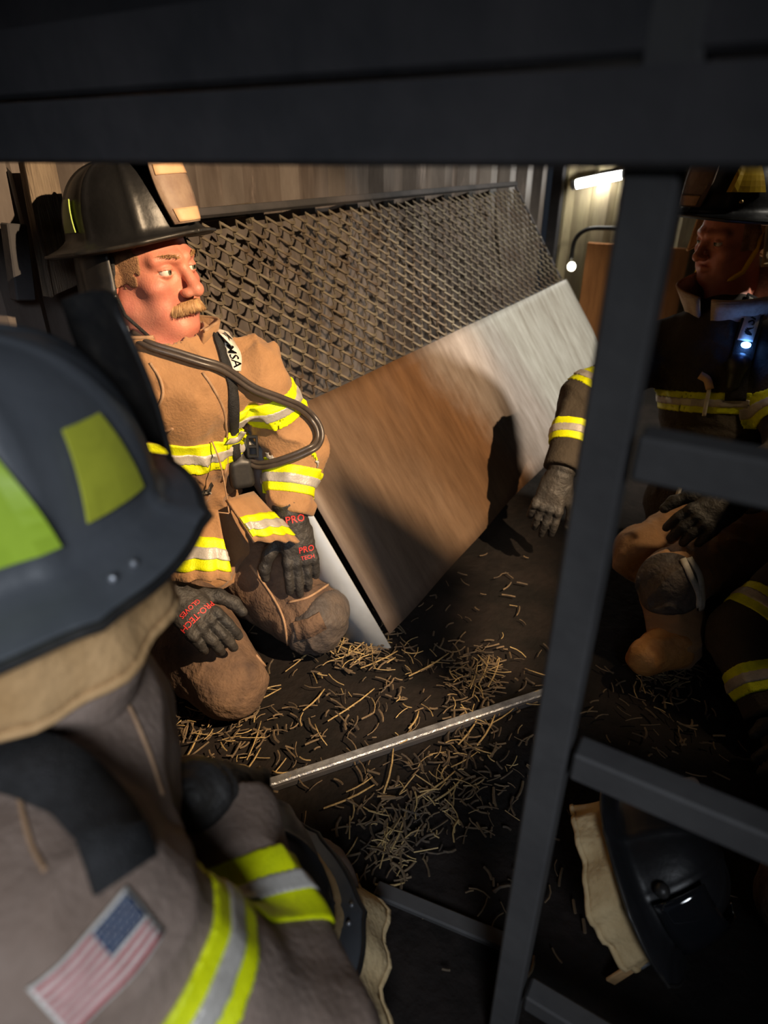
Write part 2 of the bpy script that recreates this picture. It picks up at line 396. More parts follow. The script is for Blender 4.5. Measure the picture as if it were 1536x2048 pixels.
def around(pts, pad):
    p = np.asarray(pts, float); return p.min(0) - pad, p.max(0) + pad
def grad(fn, p, e=.002):
    p = np.asarray(p, np.float32).reshape(-1, 3); g = []
    for k in range(3):
        q = np.zeros(3, np.float32); q[k] = e; g.append(fn(p + q) - fn(p - q))
    g = np.stack(g, 1); return g/(np.linalg.norm(g, axis=1)[:, None] + 1e-9)
def march(fn, o, d, off=0.0, steps=60, tmax=4.0):   # onto a surface along rays
    o = np.asarray(o, np.float32).reshape(-1, 3); d = np.broadcast_to(np.asarray(d, np.float32), o.shape); t = np.zeros(len(o), np.float32)
    for _ in range(steps): t = np.minimum(t + (fn(o + d*t[:, None]) - off)*.75, tmax)
    return o + d*t[:, None]
def hit(fn, uv, off=0.0, start=.3):
    uv = np.asarray(uv, float).reshape(-1, 2); d = np.array([ray(u, v) for u, v in uv])
    V = march(fn, CAMP + d*start, d, off); good = np.where(np.abs(fn(V) - off) < .02)[0]
    if 0 < len(good) < len(V):                      # sight lines that miss the surface take the nearest one that meets it
        V = V[[good[np.argmin(np.abs(good - i))] for i in range(len(V))]]
    return V

def band(fn, c, axis, R, parent, hw=.038, name='reflective_stripe', h=.0035, lim=None, yoff=.004, soff=.0065, sh=.0125):
    c = np.asarray(c, np.float32); ax = nrm(axis).astype(np.float32)
    def lay(off, w):
        def f(p):
            d0 = fn(p); d = np.maximum(d0 - off, -(d0 + .004)); d = np.maximum(d, np.abs((p - c) @ ax) - w)
            d = np.maximum(d, sph(p, c, R))
            return np.maximum(d, lim(p)) if lim else d
        return f
    y = blob(name, lay(yoff, hw), c - R - .02, c + R + .02, h, 'yellow', parent)
    if y is None: return None
    blob('silver_stripe', lay(soff, sh), c - R - .02, c + R + .02, h, 'silver', y)
    return y
def decal(fn, o, ux, uy, w, hh, nx, ny, off, t, start=.15):   # a thin piece laid on a surface; o its centre
    ux, uy = nrm(ux), nrm(uy); n = nrm(np.cross(ux, uy)); a, b = np.meshgrid(np.linspace(-.5, .5, nx), np.linspace(-.5, .5, ny), indexing='ij')
    q = (np.asarray(o) + a[..., None]*w*ux + b[..., None]*hh*uy + n*start).reshape(-1, 3)
    V = march(fn, q, -n, off, tmax=start*2.2); return V.reshape(nx, ny, 3), np.broadcast_to(n, (nx, ny, 3)), t
def ribbon(fn, uv, width, off=.002, t=.003, n=30, ends=None):
    pts = curve(uv, n); V = hit(fn, pts, off); N = grad(fn, V); T = np.gradient(V, axis=0); T /= np.linalg.norm(T, axis=1)[:, None] + 1e-9
    Bn = np.cross(N, T); Bn /= np.linalg.norm(Bn, axis=1)[:, None] + 1e-9
    w = np.broadcast_to(np.asarray(width, float), (len(V),)) if np.ndim(width) == 0 else np.interp(np.linspace(0, 1, len(V)), np.linspace(0, 1, len(width)), width)
    g = np.stack([V - Bn*w[:, None]/2, V, V + Bn*w[:, None]/2], 1); NN = np.repeat(N[:, None], 3, 1)
    return g, NN, t
def text_mesh(s, size):
    cu = bpy.data.curves.new('t', 'FONT'); cu.body = s; cu.size = size; cu.align_x = 'CENTER'; cu.align_y = 'CENTER'; cu.offset = size*.012; cu.resolution_u = 2
    o = bpy.data.objects.new('t', cu); COL.objects.link(o)
    me = bpy.data.meshes.new_from_object(o.evaluated_get(bpy.context.evaluated_depsgraph_get()))
    v = np.array([x.co[:] for x in me.vertices]); f = [list(p.vertices) for p in me.polygons]
    bpy.data.objects.remove(o); bpy.data.curves.remove(cu); bpy.data.meshes.remove(me); return v, f
def lettering(s, size, o, ux, uy, fn, off, name, m, parent):
    v, f = text_mesh(s, size); ux, uy = nrm(ux), nrm(uy); n = np.cross(ux, uy)
    q = np.asarray(o) + v[:, :1]*ux + v[:, 1:2]*uy
    if fn is not None: q = march(fn, q + n*.06, -n, off, tmax=.14)
    else: q = q + n*off
    return link_mesh(name, q, f, m, parent, False)

# ------------------------------------------------------------------ the setting
XL, XR, YB, YF, ZC = -1.52, 1.0, -2.2, 4.75, 2.4
def corrugated(name, a, b, inward, z0, z1, m, period=.278, depth=.048):
    a, b = np.asarray(a, float), np.asarray(b, float); L = np.linalg.norm(b - a); t = (b - a)/L; inward = np.asarray(inward, float); pr = []
    s = 0
    while s < L:
        for ds, k in ((0, 0), (.085, 0), (.125, 1), (.238, 1)):
            pr.append((min(s + ds*period/.278, L), -depth*k))
        s += period
    pts = [a + t*q + inward*k for q, k in pr]
    V = np.array([[np.array([p[0], p[1], z]) for z in (z0, z1)] for p in pts]); g = G()
    g.slab(V, np.broadcast_to(-inward, V.shape), .004); return g.structure(name, m)
corrugated('wall_left', (XL, YB, 0), (XL, YF, 0), (1, 0, 0), 0, ZC, 'wall')
corrugated('wall_far', (XL, YF, 0), (XR, YF, 0), (0, -1, 0), 0, ZC, 'wall_far')
corrugated('wall_right', (XR, YB, 0), (XR, YF, 0), (-1, 0, 0), 0, ZC, 'wall')
I3 = np.eye(3)
G().box(((XL + XR)/2, (YB + YF)/2, ZC + .02), I3, ((XR - XL)/2 + .05, (YF - YB)/2 + .05, .02)).structure('ceiling', 'ceil')
G().box((XL + .03, YF - .03, ZC/2), I3, (.035, .035, ZC/2), .004).structure('trim_1', 'soot_steel')
# floor of the container: burnt steel, uneven where dirt lies
gx, gy = np.meshgrid(np.linspace(XL - .05, XR + .05, 90), np.linspace(YB, YF + .05, 200), indexing='ij')
pp = np.stack([gx, gy, gx*0], -1).reshape(-1, 3)
hz = (noise(pp*7 + 3) - .5)*.006 + (noise(pp*19) - .5)*.004 - .006
V = pp.copy(); V[:, 2] = hz; fl = G(); fl.slab(V.reshape(90, 200, 3), np.broadcast_to(np.array([0, 0, -1.]), (90, 200, 3)), .03)
fl.structure('floor', 'floor', True)

# ------------------------------------------------------------------ steel bulkhead frame we look through
YP = .52
fr = thing('door_frame', 'dark painted steel bulkhead frame with thick post and side rungs close to camera', 'frame', (-.11, YP, 0))
def on_frame(u, v, y=YP):
    q = ray(u, v); return CAMP + q*(y/q[1])
px = on_frame(1190, 1024)[0]
G().box((px, YP, ZC/2), I3, (.0185, .0185, ZC/2), .003).obj('post', 'steel', fr, False)
g = G(); g.box(((XL + XR)/2, YP, 1.220), I3, ((XR - XL)/2, .032, .028), .004); g.obj('header_beam', 'soot_steel', fr, False)
g = G(); g.box(((XL + XR)/2, YP + .012, 1.283), I3, ((XR - XL)/2, .03, .030), .004); g.obj('upper_beam', 'soot_steel', fr, False)
g = G(); g.box(((XL + XR)/2, YP + .075, (1.28 + ZC)/2), I3, ((XR - XL)/2, .004, (ZC - 1.28)/2)); g.obj('header_plate', 'soot_steel', fr, False)
g = G(); g.box(((XL + XR)/2 - .1, YP - .0, 1.45), I3, ((XR - XL)/2 - .1, .03, .035), .004); g.obj('top_rail', 'soot_steel', fr, False)
xs = on_frame(1122, 40, YP - .0)[0]
G().box((xs, YP - .02, 1.365), I3, (.011, .011, .055), .003).obj('strut', 'steel', fr, False)
for (u0, v0, u1, v1, hh) in ((1275, 905, 1536, 960, .019), (1150, 1513, 1530, 1690, .019), (1055, 1985, 1200, 2070, .017)):
    a = on_frame(u0, v0); zz = (a[2] + on_frame(u1, v1)[2])/2
    G().box(((a[0] + XR)/2, YP, a[2]), I3, ((XR - a[0])/2, .016, hh), .003).obj('rung', 'steel', fr, False)

# ------------------------------------------------------------------ leaning panel: sheet below, expanded metal above
pb, pt = np.array([-.70, 0, .012]), np.array([-1.43, 0, 1.06])   # foot and head of the panel in section
PY0, PY1 = 1.20, 3.78
sv = nrm(pt - pb); SL = np.linalg.norm(pt - pb); pn = nrm(np.cross(np.array([0, 1., 0]), sv))
if pn[0] < 0: pn = -pn
def PP(y, s, off=0.0): return np.array([pb[0] + sv[0]*s*SL, y, pb[2] + sv[2]*s*SL]) + pn*off
panel = thing('mesh_panel', 'large rusty sheet metal and expanded mesh panel leaning on the corrugated wall', 'panel', PP((PY0 + PY1)/2, 0))
SH = .545
ny, ns = 60, 16; Vg = np.zeros((ny, ns, 3))
for i, y in enumerate(np.linspace(PY0, PY1, ny)):
    for j, s in enumerate(np.linspace(.03, SH, ns)):
        w = .012 + .008*math.sin(y*5.3 + s*3) + .012*math.exp(-((y - 2.62 - s*.2)/.09)**2) + .006*math.sin(y*11)
        Vg[i, j] = PP(y, s, w + .004)
g = G(); g.slab(Vg, np.broadcast_to(pn, Vg.shape), .003); g.obj('steel_sheet', 'sheet', panel)
# folded end flange, turned toward the near end
fl0 = np.array([[PP(PY0, s, .004) + np.array([0, -.002, 0]), PP(PY0, s, -.09) + np.array([-.02, -.03, 0])] for s in np.linspace(0, SH, 6)])
g = G(); g.slab(fl0, np.broadcast_to(np.array([0, -1., 0]), fl0.shape), .003); g.obj('end_flange', 'flange', panel)
# expanded metal: every strand a flat twisted bar
g = G(); cw, ch = .066, .032; wv = .0105
nyc = int((PY1 - PY0)/cw); nsc = int(SL*(1 - SH + .02)/ch)
for j in range(nsc):
    s0 = SH - .02 + j*ch/SL
    for i in range(nyc):
        y0 = PY0 + (i + (.5 if j % 2 else 0))*cw
        for k in (-1, 1):
            a = PP(y0, s0, .006); b = PP(y0 + k*cw*.36, s0 + .28*ch/SL, .003); c = PP(y0 + k*cw*.5, s0 + ch/SL, .0)
            y1 = y0 + k*cw*.5
            if not (PY0 <= y1 <= PY1) or s0 + ch/SL > 1: continue
            q0 = PP(y0, s0, .007); q1 = PP(y0 + k*cw*.17, s0 + .12*ch/SL, .006); q2 = PP(y0 + k*cw*.40, s0 + .78*ch/SL, .0); q3 = PP(y1, s0 + ch/SL, -.002)
            up = sv*wv*.5; th = pn*.003
            vs = []
            for q in (q0, q1, q2, q3): vs += [q - up, q + up, q + up - th, q - up - th]
            fs = []
            for t in range(3):
                o = t*4
                for e in range(4): fs.append([o + e, o + (e + 1) % 4, o + 4 + (e + 1) % 4, o + 4 + e])
            g.add(vs, fs)
em = g.obj('expanded_mesh', 'mesh', panel, False); em['kind'] = 'stuff'
for y in (PY0 + .012, 2.28, PY1 - .012):
    G().beam(PP(y, .36, -.010), PP(y, 1.0, -.002), .014, .010, up=pn).obj('mesh_bar', 'soot_steel', panel, False)
G().beam(PP(PY0, 1.0, 0), PP(PY1, 1.0, 0), .022, .022, up=pn).obj('top_bar', 'soot_steel', panel, False)
G().beam(PP(PY0, SH, -.006), PP(PY1, SH, -.006), .02, .012, up=pn).obj('middle_bar', 'soot_steel', panel, False)

# added unseen lamp body at the right; its plate is shaped to shade the sheet
LP = np.array([0.86, 0.80, 1.86]); ld = nrm(np.array([-1.00, 1.28, 0.60]) - LP); LR = frame(ld, (0, 0, 1.))
wl = thing('unseen_lamp_rig', 'added unseen black lamp body at the right with a plate cutting its beam', 'lamp', LP)
g = G(); g.box(LP - ld*.075, LR, (.06, .045, .05), .008); g.obj('housing', 'soot_steel', wl, False)
g = G(); g.tube([LP - ld*.03, LP - ld*.022], [.045, .05], 20); g.obj('lamp_glass', 'lens', wl, False)
g = G(); g.tube([LP - ld*.08 + np.array([0, 0, .05]), np.array([LP[0] - ld[0]*.08, LP[1] - ld[1]*.08, ZC])], .012, 8); g.obj('hanger', 'soot_steel', wl)
ae = lambda a, e: LP + .35*np.array([-math.cos(math.radians(a))*math.cos(math.radians(e)), math.sin(math.radians(a))*math.cos(math.radians(e)), math.sin(math.radians(e))])
tri = np.array([[ae(15, -36), ae(22.5, -41)], [ae(14, -54), ae(31, -46.5)]])
g = G(); g.slab(tri, np.broadcast_to(-nrm(np.cross(tri[0, 1] - tri[0, 0], tri[1, 0] - tri[0, 0])), tri.shape), .003); g.obj('beam_cutter', 'soot_steel', wl, False)
g = G(); g.tube([LP - ld*.05 - LR[:, 2]*.05, LP + ld*.10 - LR[:, 2]*.16, ae(18, -50)], .006, 6); g.obj('beam_cutter_arm', 'soot_steel', wl)

# bracket fixed to the wall above the panel, board and bar on the wall at the left
def on_left(u, v, x=XL + .03):
    q = ray(u, v); return CAMP + q*(x/q[0])
a, b = on_left(395, 432), on_left(503, 418); br = thing('wall_bracket', 'flat steel wall bracket with a bolt hole above the mesh panel', 'bracket', (a + b)/2)
dd = nrm(b - a); up = np.array([0, 0, 1.])
G().box((a + b)/2, frame(dd, (1, 0, 0)), (.018, np.linalg.norm(b - a)/2, .006), .003).obj('plate', 'mesh', br, False)
g = G(); g.tube([b - dd*.02 + np.array([.004, 0, 0]), b - dd*.02 + np.array([.012, 0, 0])], .010, 12); g.obj('bolt_hole', 'pupil', br, False)
g = G(); g.tube([b - dd*.022 + np.array([.002, 0, -.028]), b - dd*.022 + np.array([.018, 0, -.028])], .011, 8); g.obj('bolt_head', 'mesh', br, False)
a, b = on_left(35, 318, XL + .05), on_left(86, 592, XL + .05); a2, b2 = on_left(95, 318, XL + .05), on_left(146, 566, XL + .05)
wb = thing('wooden_board', 'weathered wooden board standing against the left wall behind the kneeling man', 'board', b)
g = G(); Vb = np.array([[a, a2], [(a + b)/2, (a2 + b2)/2], [b, b2]]); g.slab(Vb, np.broadcast_to(np.array([1., 0, 0]), Vb.shape), .025)
g.obj('plank', 'wood', wb, False)
g = G(); g.beam(a + np.array([.03, 0, 0]), b + np.array([.03, 0, 0]), .012, .01, up=(1, 0, 0)); g.obj('edge_strip', 'wood', wb, False)
a, b = on_left(27, 447, XL + .05), on_left(46, 600, XL + .05)
g = G(); g.beam(a, b, .045, .03, up=(1, 0, 0)); g.solo('steel_bar', 'soot_steel', 'short black steel bar beside the wooden board on the left wall', 'bar')

# ------------------------------------------------------------------ far end: lamp, board, hose, small lamp
def on_far(u, v, y=YF - .06):
    q = ray(u, v); return CAMP + q*(y/q[1])
a, b = on_far(1150, 369), on_far(1250, 348)
lt = thing('tube_lamp', 'glowing white tube lamp mounted on the far end wall', 'lamp', (a + b)/2)
G().tube(np.linspace(a, b, 6), .027, 16).obj('lamp_tube', 'led', lt)
d = nrm(b - a)
G().tube([b - d*.01, b + d*.03, b + d*.035], [.03, .03, .02], 14).obj('end_cap', 'bright_steel', lt)
G().tube([a + d*.01, a - d*.02, a - d*.024], [.03, .03, .02], 14).obj('end_cap', 'bright_steel', lt)
G().beam(a + np.array([0, .035, .01]), b + np.array([0, .035, .01]), .03, .05).obj('lamp_back', 'soot_steel', lt, False)
a = on_far(1205, 475); b = on_far(1250, 640); z0 = 0
g = G(); g.box(((a[0] + b[0])/2 + .12, YF - .10, (a[2] - .1)/2 + .02), I3, (abs(b[0] - a[0])/2 + .2, .012, (a[2])/2), .003)
g.solo('plywood_board', 'ply', 'orange plywood board leaning on the far end wall under the tube lamp', 'board')
pts = [on_far(u, v, YF - .14) for u, v in ((1142, 520), (1150, 480), (1172, 460), (1205, 456), (1245, 462), (1270, 500))]
G().tube(curve(pts, 30), .014, 8).solo('hanging_hose', 'rubber', 'dark hose looping in an arch across the far end wall', 'hose', smooth=True)
c = on_far(1143, 533, YF - .16); sl = thing('small_lamp', 'small round glowing work lamp low on the far wall corner', 'lamp', c)
V, Q = nets(lambda p: ell(p, c, (.028, .02, .03)), c - .05, c + .05, .006); link_mesh('lamp_lens', V, Q, 'led_small', sl)
G().tube([c + np.array([0, .01, 0]), c + np.array([0, .04, 0])], [.032, .026], 14).obj('lamp_housing', 'soot_steel', sl)

# ------------------------------------------------------------------ steel edge on the floor, loose straw
a, b = onz(340, 1632, .012), onz(1140, 1368, .012)
rail = thing('floor_rail', 'worn bare steel angle rail lying across the straw strewn floor', 'rail', a)
G().beam(a, b, .022, .012).obj('top_flange', 'bright_steel', rail, False)
nn = nrm(np.cross(nrm(b - a), (0, 0, 1.)))
G().beam(a + nn*.014 + np.array([0, 0, -.004]), b + nn*.014 + np.array([0, 0, -.004]), .006, .016).obj('side_flange', 'soot_steel', rail, False)
a, b = onz(343, 1640, .01), onz(432, 1676, .01)
G().beam(a, b, .012, .012).solo('steel_rod', 'bright_steel', 'short bright steel rod at the near end of the floor rail', 'rod')
a, b = onz(752, 1778, .01), onz(1010, 1885, .01)
G().beam(a, b, .03, .014).solo('threshold_bar', 'steel', 'dim blue grey steel bar flat on the dark floor beside the post', 'bar')

rnd = random.Random(5)
def stalk(c, ang, L, r, bend, tilt):
    d = np.array([math.cos(ang), math.sin(ang), 0]); n = np.array([-d[1], d[0], 0]); pts = []
    for t in np.linspace(-.5, .5, 4):
        pts.append(c + d*L*t + n*bend*(t*t - .08)*L + np.array([0, 0, (t + .5)*tilt*L]))
    return pts
big = [(520,1398,-25,95),(705,1410,-35,110),(940,1620-160,-55,70),(975,1460,-60,70),(875,1570,-35,90),(780,1540,-78,90),(510,1480,-70,80),(500,1530,-55,80),(375,1510,-60,110),(340,1580,72,60),(700,1595,-25,110),(720,1570,-30,60),
       (970,1340,-70,60),(950,1350,-75,55),(990,1345,-68,60),(760,1320,-25,80),(600,1320,-40,70),(455,1395,30,60),(300,1425,30,60),(830,1440,-60,40),(560,1545,5,36),(640,1470,60,50),(780,1770,-3,60),(700,1700,-55,60),(800,1660,-70,90),(770,1690,-80,90),(930,1520,-30,60),(900,1580,-40,70),(960,1500,20,55),(1010,1430,-35,60),(860,1330,-30,90),(650,1290,50,50),(690,1270,-70,70),(720,1290,-40,60),(740,1270,85,70),(700,1300,20,60),(1090,1350,15,70),(630,1400,-45,60),(480,1560,-40,50),(540,1650,70,30)]
sproto = None
for k, (u, v, ang, L) in enumerate(big):
    c = onz(u, v, .012); e = onz(u + L*.5*math.cos(math.radians(ang)), v + L*.5*math.sin(math.radians(ang)), .012); L3 = 2*np.linalg.norm(e - c); d = e - c
    Lr = min(L3, .2)
    if sproto is None:
        g = G(); g.tube(stalk(np.zeros(3), 0, 1.0, .03, .25, 0), [.028, .032, .03, .022], 6)
        sproto = link_mesh('straw_stalk', np.concatenate(g.v), g.f, 'straw'); o = sproto
    else:
        o = sproto.copy(); COL.objects.link(o)
    o.location = c; o.scale = (Lr, .06*rnd.uniform(.8, 1.3), .06); o.rotation_euler = (0, 0, math.atan2(d[1], d[0]))
    o['label'] = 'pale straw stalk lying loose on the floor' + (' just below the leaning sheet' if v < 1345 else ' beyond the steel floor rail' if v < 1630 - .33*(u - 340) else ' on the near side of the floor rail'); o['category'] = 'straw'; o['group'] = 'loose straw stalks on the floor'
def litter(name, n, m, spots, rr, r0, r1, l0, l1):
    g = G()
    for k in range(n):
        u, v, su, sv_ = rnd.choice(spots); c = onz(rnd.gauss(u, su), min(2000, rnd.gauss(v, sv_)), .006 + rnd.random()*rr)
        if not (XL + .05 < c[0] < XR - .05) or c[1] > 4.5: continue
        g.tube(stalk(c, rnd.uniform(0, 6.28), rnd.uniform(l0, l1), 0, rnd.uniform(-.6, .6), rnd.uniform(-.12, .2)), rnd.uniform(r0, r1), 4)
    o = g.solo(name, m, 'scatter of short broken straw over the dark floor' if m == 'straw' else 'charred dark straw crumbs scattered over the floor', 'straw', smooth=False); o['kind'] = 'stuff'
spots = [(700,1280,50,30),(720,1420,160,60),(500,1500,90,50),(950,1540,70,50),(800,1620,60,40),(1000,1400,90,60),(850,1320,120,30),(1330,1350,40,25),(400,1450,80,30),(790,1690,35,40),(880,1560,60,40),(960,1345,30,25),(720,1280,40,25)]
litter('straw_litter', 240, 'straw', spots, .012, .0009, .0017, .012, .06)
litter('charred_litter', 1100, 'straw_dark', spots + [(800,1200,200,60),(1000,1700,150,120),(1350,1420,100,60)], .006, .001, .003, .01, .05)

# ------------------------------------------------------------------ people: shared builders
def head_sdf(c, R, s):
    R = np.asarray(R, np.float32); c = np.asarray(c, np.float32)
    def f(p):
        q = (p - c) @ R/s; q = q.astype(np.float32); a = q.copy(); a[:, 0] = np.abs(a[:, 0])
        d = ell(q, (0, -.014, .036), (.076, .099, .088))
        d = smin(d, ell(q, (0, .022, -.028), (.061, .068, .082)), .03)
        d = smin(d, rc(a, (.056, -.002, -.062), (.017, .066, -.098), .020, .020), .028)
        d = smin(d, ell(q, (0, .078, -.101), (.022, .017, .017)), .02)
        d = smin(d, ell(a, (.043, .060, -.026), (.022, .022, .018)), .022)
        d = smin(d, rc(a, (.010, .092, .022), (.046, .070, .020), .010, .010), .016)
        d = smin(d, ell(a, (.036, .058, -.066), (.02, .024, .026)), .02)
        d = smax(d, -ell(a, (.033, .094, -.001), (.017, .014, .0125)), .012)
        d = smin(d, rc(q, (0, .088, .014), (0, .114, -.030), .0085, .0115), .010)
        d = smin(d, sph(q, (0, .1165, -.034), .0118), .008)
        d = smin(d, ell(a, (.0135, .103, -.038), (.0085, .0125, .0085)), .007)
        d = smax(d, -ell(a, (.0065, .110, -.0465), (.0035, .006, .004)), .003)
        u = rc(a, (0, .0965, -.0645), (.022, .085, -.069), .0065, .003); lo = rc(a, (0, .0955, -.0745), (.02, .085, -.0705), .0068, .003)
        d = smin(d, u, .006); d = smin(d, lo, .006)
        d = smax(d, -rc(a, (0, .104, -.0695), (.023, .090, -.0705), .0016, .001), .003)
        # eyelids round the eyeballs
        e = (.0325, .0765, .0005); lid = sph(a, e, .0150)
        up = np.maximum(lid, -(a[:, 2] - .0032 - (a[:, 1] - .0765)*.02)); dn = np.maximum(lid + .0006, a[:, 2] + .0044)
        d = smin(d, up, .004); d = smin(d, dn, .004)
        # ears
        er = ell(a, (.081, -.012, -.008), (.009, .021, .033)); er = smax(er, -ell(a, (.091, -.006, -.006), (.008, .011, .019)), .006)
        d = smin(d, er, .006)
        d = smin(d, rc(q, (0, -.022, -.05), (0, -.045, -.22), .054, .064), .03)
        return d*s
    return f
def hand_sdf(o, R, side, s=1.0, curl=(.25, .35, .3), spread=.10, thumb=.9, cuff=.10):
    # local: y toward the fingers, z the back of the hand, side = -1 when the thumb is on -x
    o = np.asarray(o, np.float32); R = np.asarray(R, np.float32); segs = []
    for k, (bx, by, L) in enumerate(((.034, .088, .076), (.0115, .094, .084), (-.0115, .09, .077), (-.033, .08, .060))):
        bx *= side; a = np.array([bx, by, 0.]); ang = 0; yaw = bx*spread*22
        cs = [c*(1 + .12*k) for c in curl]
        for j, fr_ in enumerate((.44, .31, .25)):
            ang += cs[j]; dirv = np.array([math.sin(yaw)*math.cos(ang), math.cos(yaw)*math.cos(ang), -math.sin(ang)])
            b = a + dirv*L*fr_; segs.append((a, b, .0128 - j*.0008, .0122 - j*.0010)); a = b
    t0 = np.array([side*.030, .018, -.006]); t1 = t0 + np.array([side*.036*thumb, .040, -.012]); t2 = t1 + np.array([side*.014*thumb, .034, -.012]); t3 = t2 + np.array([0, .024, -.008])
    tseg = [(t0, t1, .019, .0155), (t1, t2, .0150, .0138), (t2, t3, .0136, .0118)]
    def f(p):
        q = ((p - o) @ R/s).astype(np.float32)
        d = rbox(q, (0, .048, 0), np.eye(3), (.043, .047, .0165), .015)
        d = smin(d, rc(q, (0, -.01, 0), (0, .04, 0), .03, .024), .03)
        fg = None
        for a, b, r1, r2 in segs:
            e = rc(q, a, b, r1, r2); fg = e if fg is None else np.minimum(fg, e)
        d = smin(d, fg, .009)
        for a, b, r1, r2 in tseg: d = smin(d, rc(q, a, b, r1, r2), .011)
        for x in (.034, .0115, -.0115, -.033): d = smin(d, ell(q, (x*side, .090, .009), (.0115, .014, .009)), .006)
        c = fcap(q, (0, -cuff, 0), (0, -.012, 0), .044, .036, (0, 0, 1), .86)
        d = smin(d, c, .012)
        d = d + .0018*(np.sin(q[:, 1]*260)*np.clip(-q[:, 1]*40, 0, 1))
        return d*s
    return f
def add_glove(person, o, R, side, s, h=.003, name='glove', **kw):
    f = hand_sdf(o, R, side, s, **kw)
    lo, hi = around([o, o + R[:, 1]*.20*s, o - R[:, 1]*.1*s], .085*s)
    return blob(name, lambda p: cloth(p, f(p), .0016, 45), lo, hi, h, 'glove', person), f

def coat_sdf(J, fold=.007, freq=13, arms=('L', 'R'), flat=.74, rad=None, skirt=True):
    r = dict(waist=.150, chest=.160, sh=.078, up=.074, el=.064, wr=.056)
    if rad: r.update(rad)
    fd = nrm(J['face']); pel, chest, neck = J['pelvis'], J['chest'], J['neck']
    def f(p):
        d = fcap(p, pel, chest, r['waist'], r['chest'], fd, flat)
        d = smin(d, fcap(p, chest, neck - np.array([0, 0, .03]), r['chest']*.72, .085, fd, .85), .06)
        for k in arms:
            s, e, w = J['sh' + k], J['el' + k], J['wr' + k]
            d = smin(d, rc(p, chest + (neck - chest)*.78, s, .090, r['sh']), .09)
            a = rc(p, s, e, r['sh'], r['el']); a = smin(a, rc(p, e, w, r['el']*1.02, r['wr']), .03)
            d = smin(d, a, .035)
        if skirt: d = smin(d, fcap(p, pel + np.array([0, 0, .06]), J['hem'], r['waist'], r.get('hem', .185), fd, .82), .05)
        return cloth(p, d, fold, freq)
    return f
def leg_sdf(J, fold=.008, freq=16, legs=('L', 'R'), th=.098, kn=.078, an=.062):
    def f(p):
        d = rc(p, J['hipL'], J['hipR'], .115, .115)
        for k in legs:
            a = smin(rc(p, J['hip' + k], J['kn' + k], th, kn), rc(p, J['kn' + k], J['an' + k], kn*.98, an), .03)
            d = smin(d, a, .03)
        return cloth(p, d, fold, freq)
    return f
def boot_sdf(J, k):
    a, t = J['an' + k], J['toe' + k]
    return lambda p: smin(rc(p, a, a + (t - a)*.1, .062, .06), rc(p, a + (t - a)*.2, t, .052, .045), .03)

def collar(person, c, R, r0, r1, h, gap, m, name='collar', t=.007, dip=.0):
    # standing collar, open at the front by +-gap radians
    n = 44; V = np.zeros((n, 5, 3)); N = np.zeros_like(V)
    for i, a in enumerate(np.linspace(gap, 2*math.pi - gap, n)):
        for j, q in enumerate(np.linspace(0, 1, 5)):
            rr = r0 + (r1 - r0)*q + .006*math.sin(a*5 + q*3)*q; e = np.array([math.sin(a), math.cos(a)*.92, 0])
            z = h*q*(1 - dip*math.cos(a)) - .035*math.cos(a)*(1 - q)*.6
            V[i, j] = c + R @ (e*rr + np.array([0, 0, z])); N[i, j] = R @ e
    g = G(); g.slab(V, N, t); o = g.obj(name, m, person)
    g = G(); g.tube(V[:, -1] + N[:, -1]*t*.5, .0045, 6); g.obj('collar_piping', 'seam', o); return o

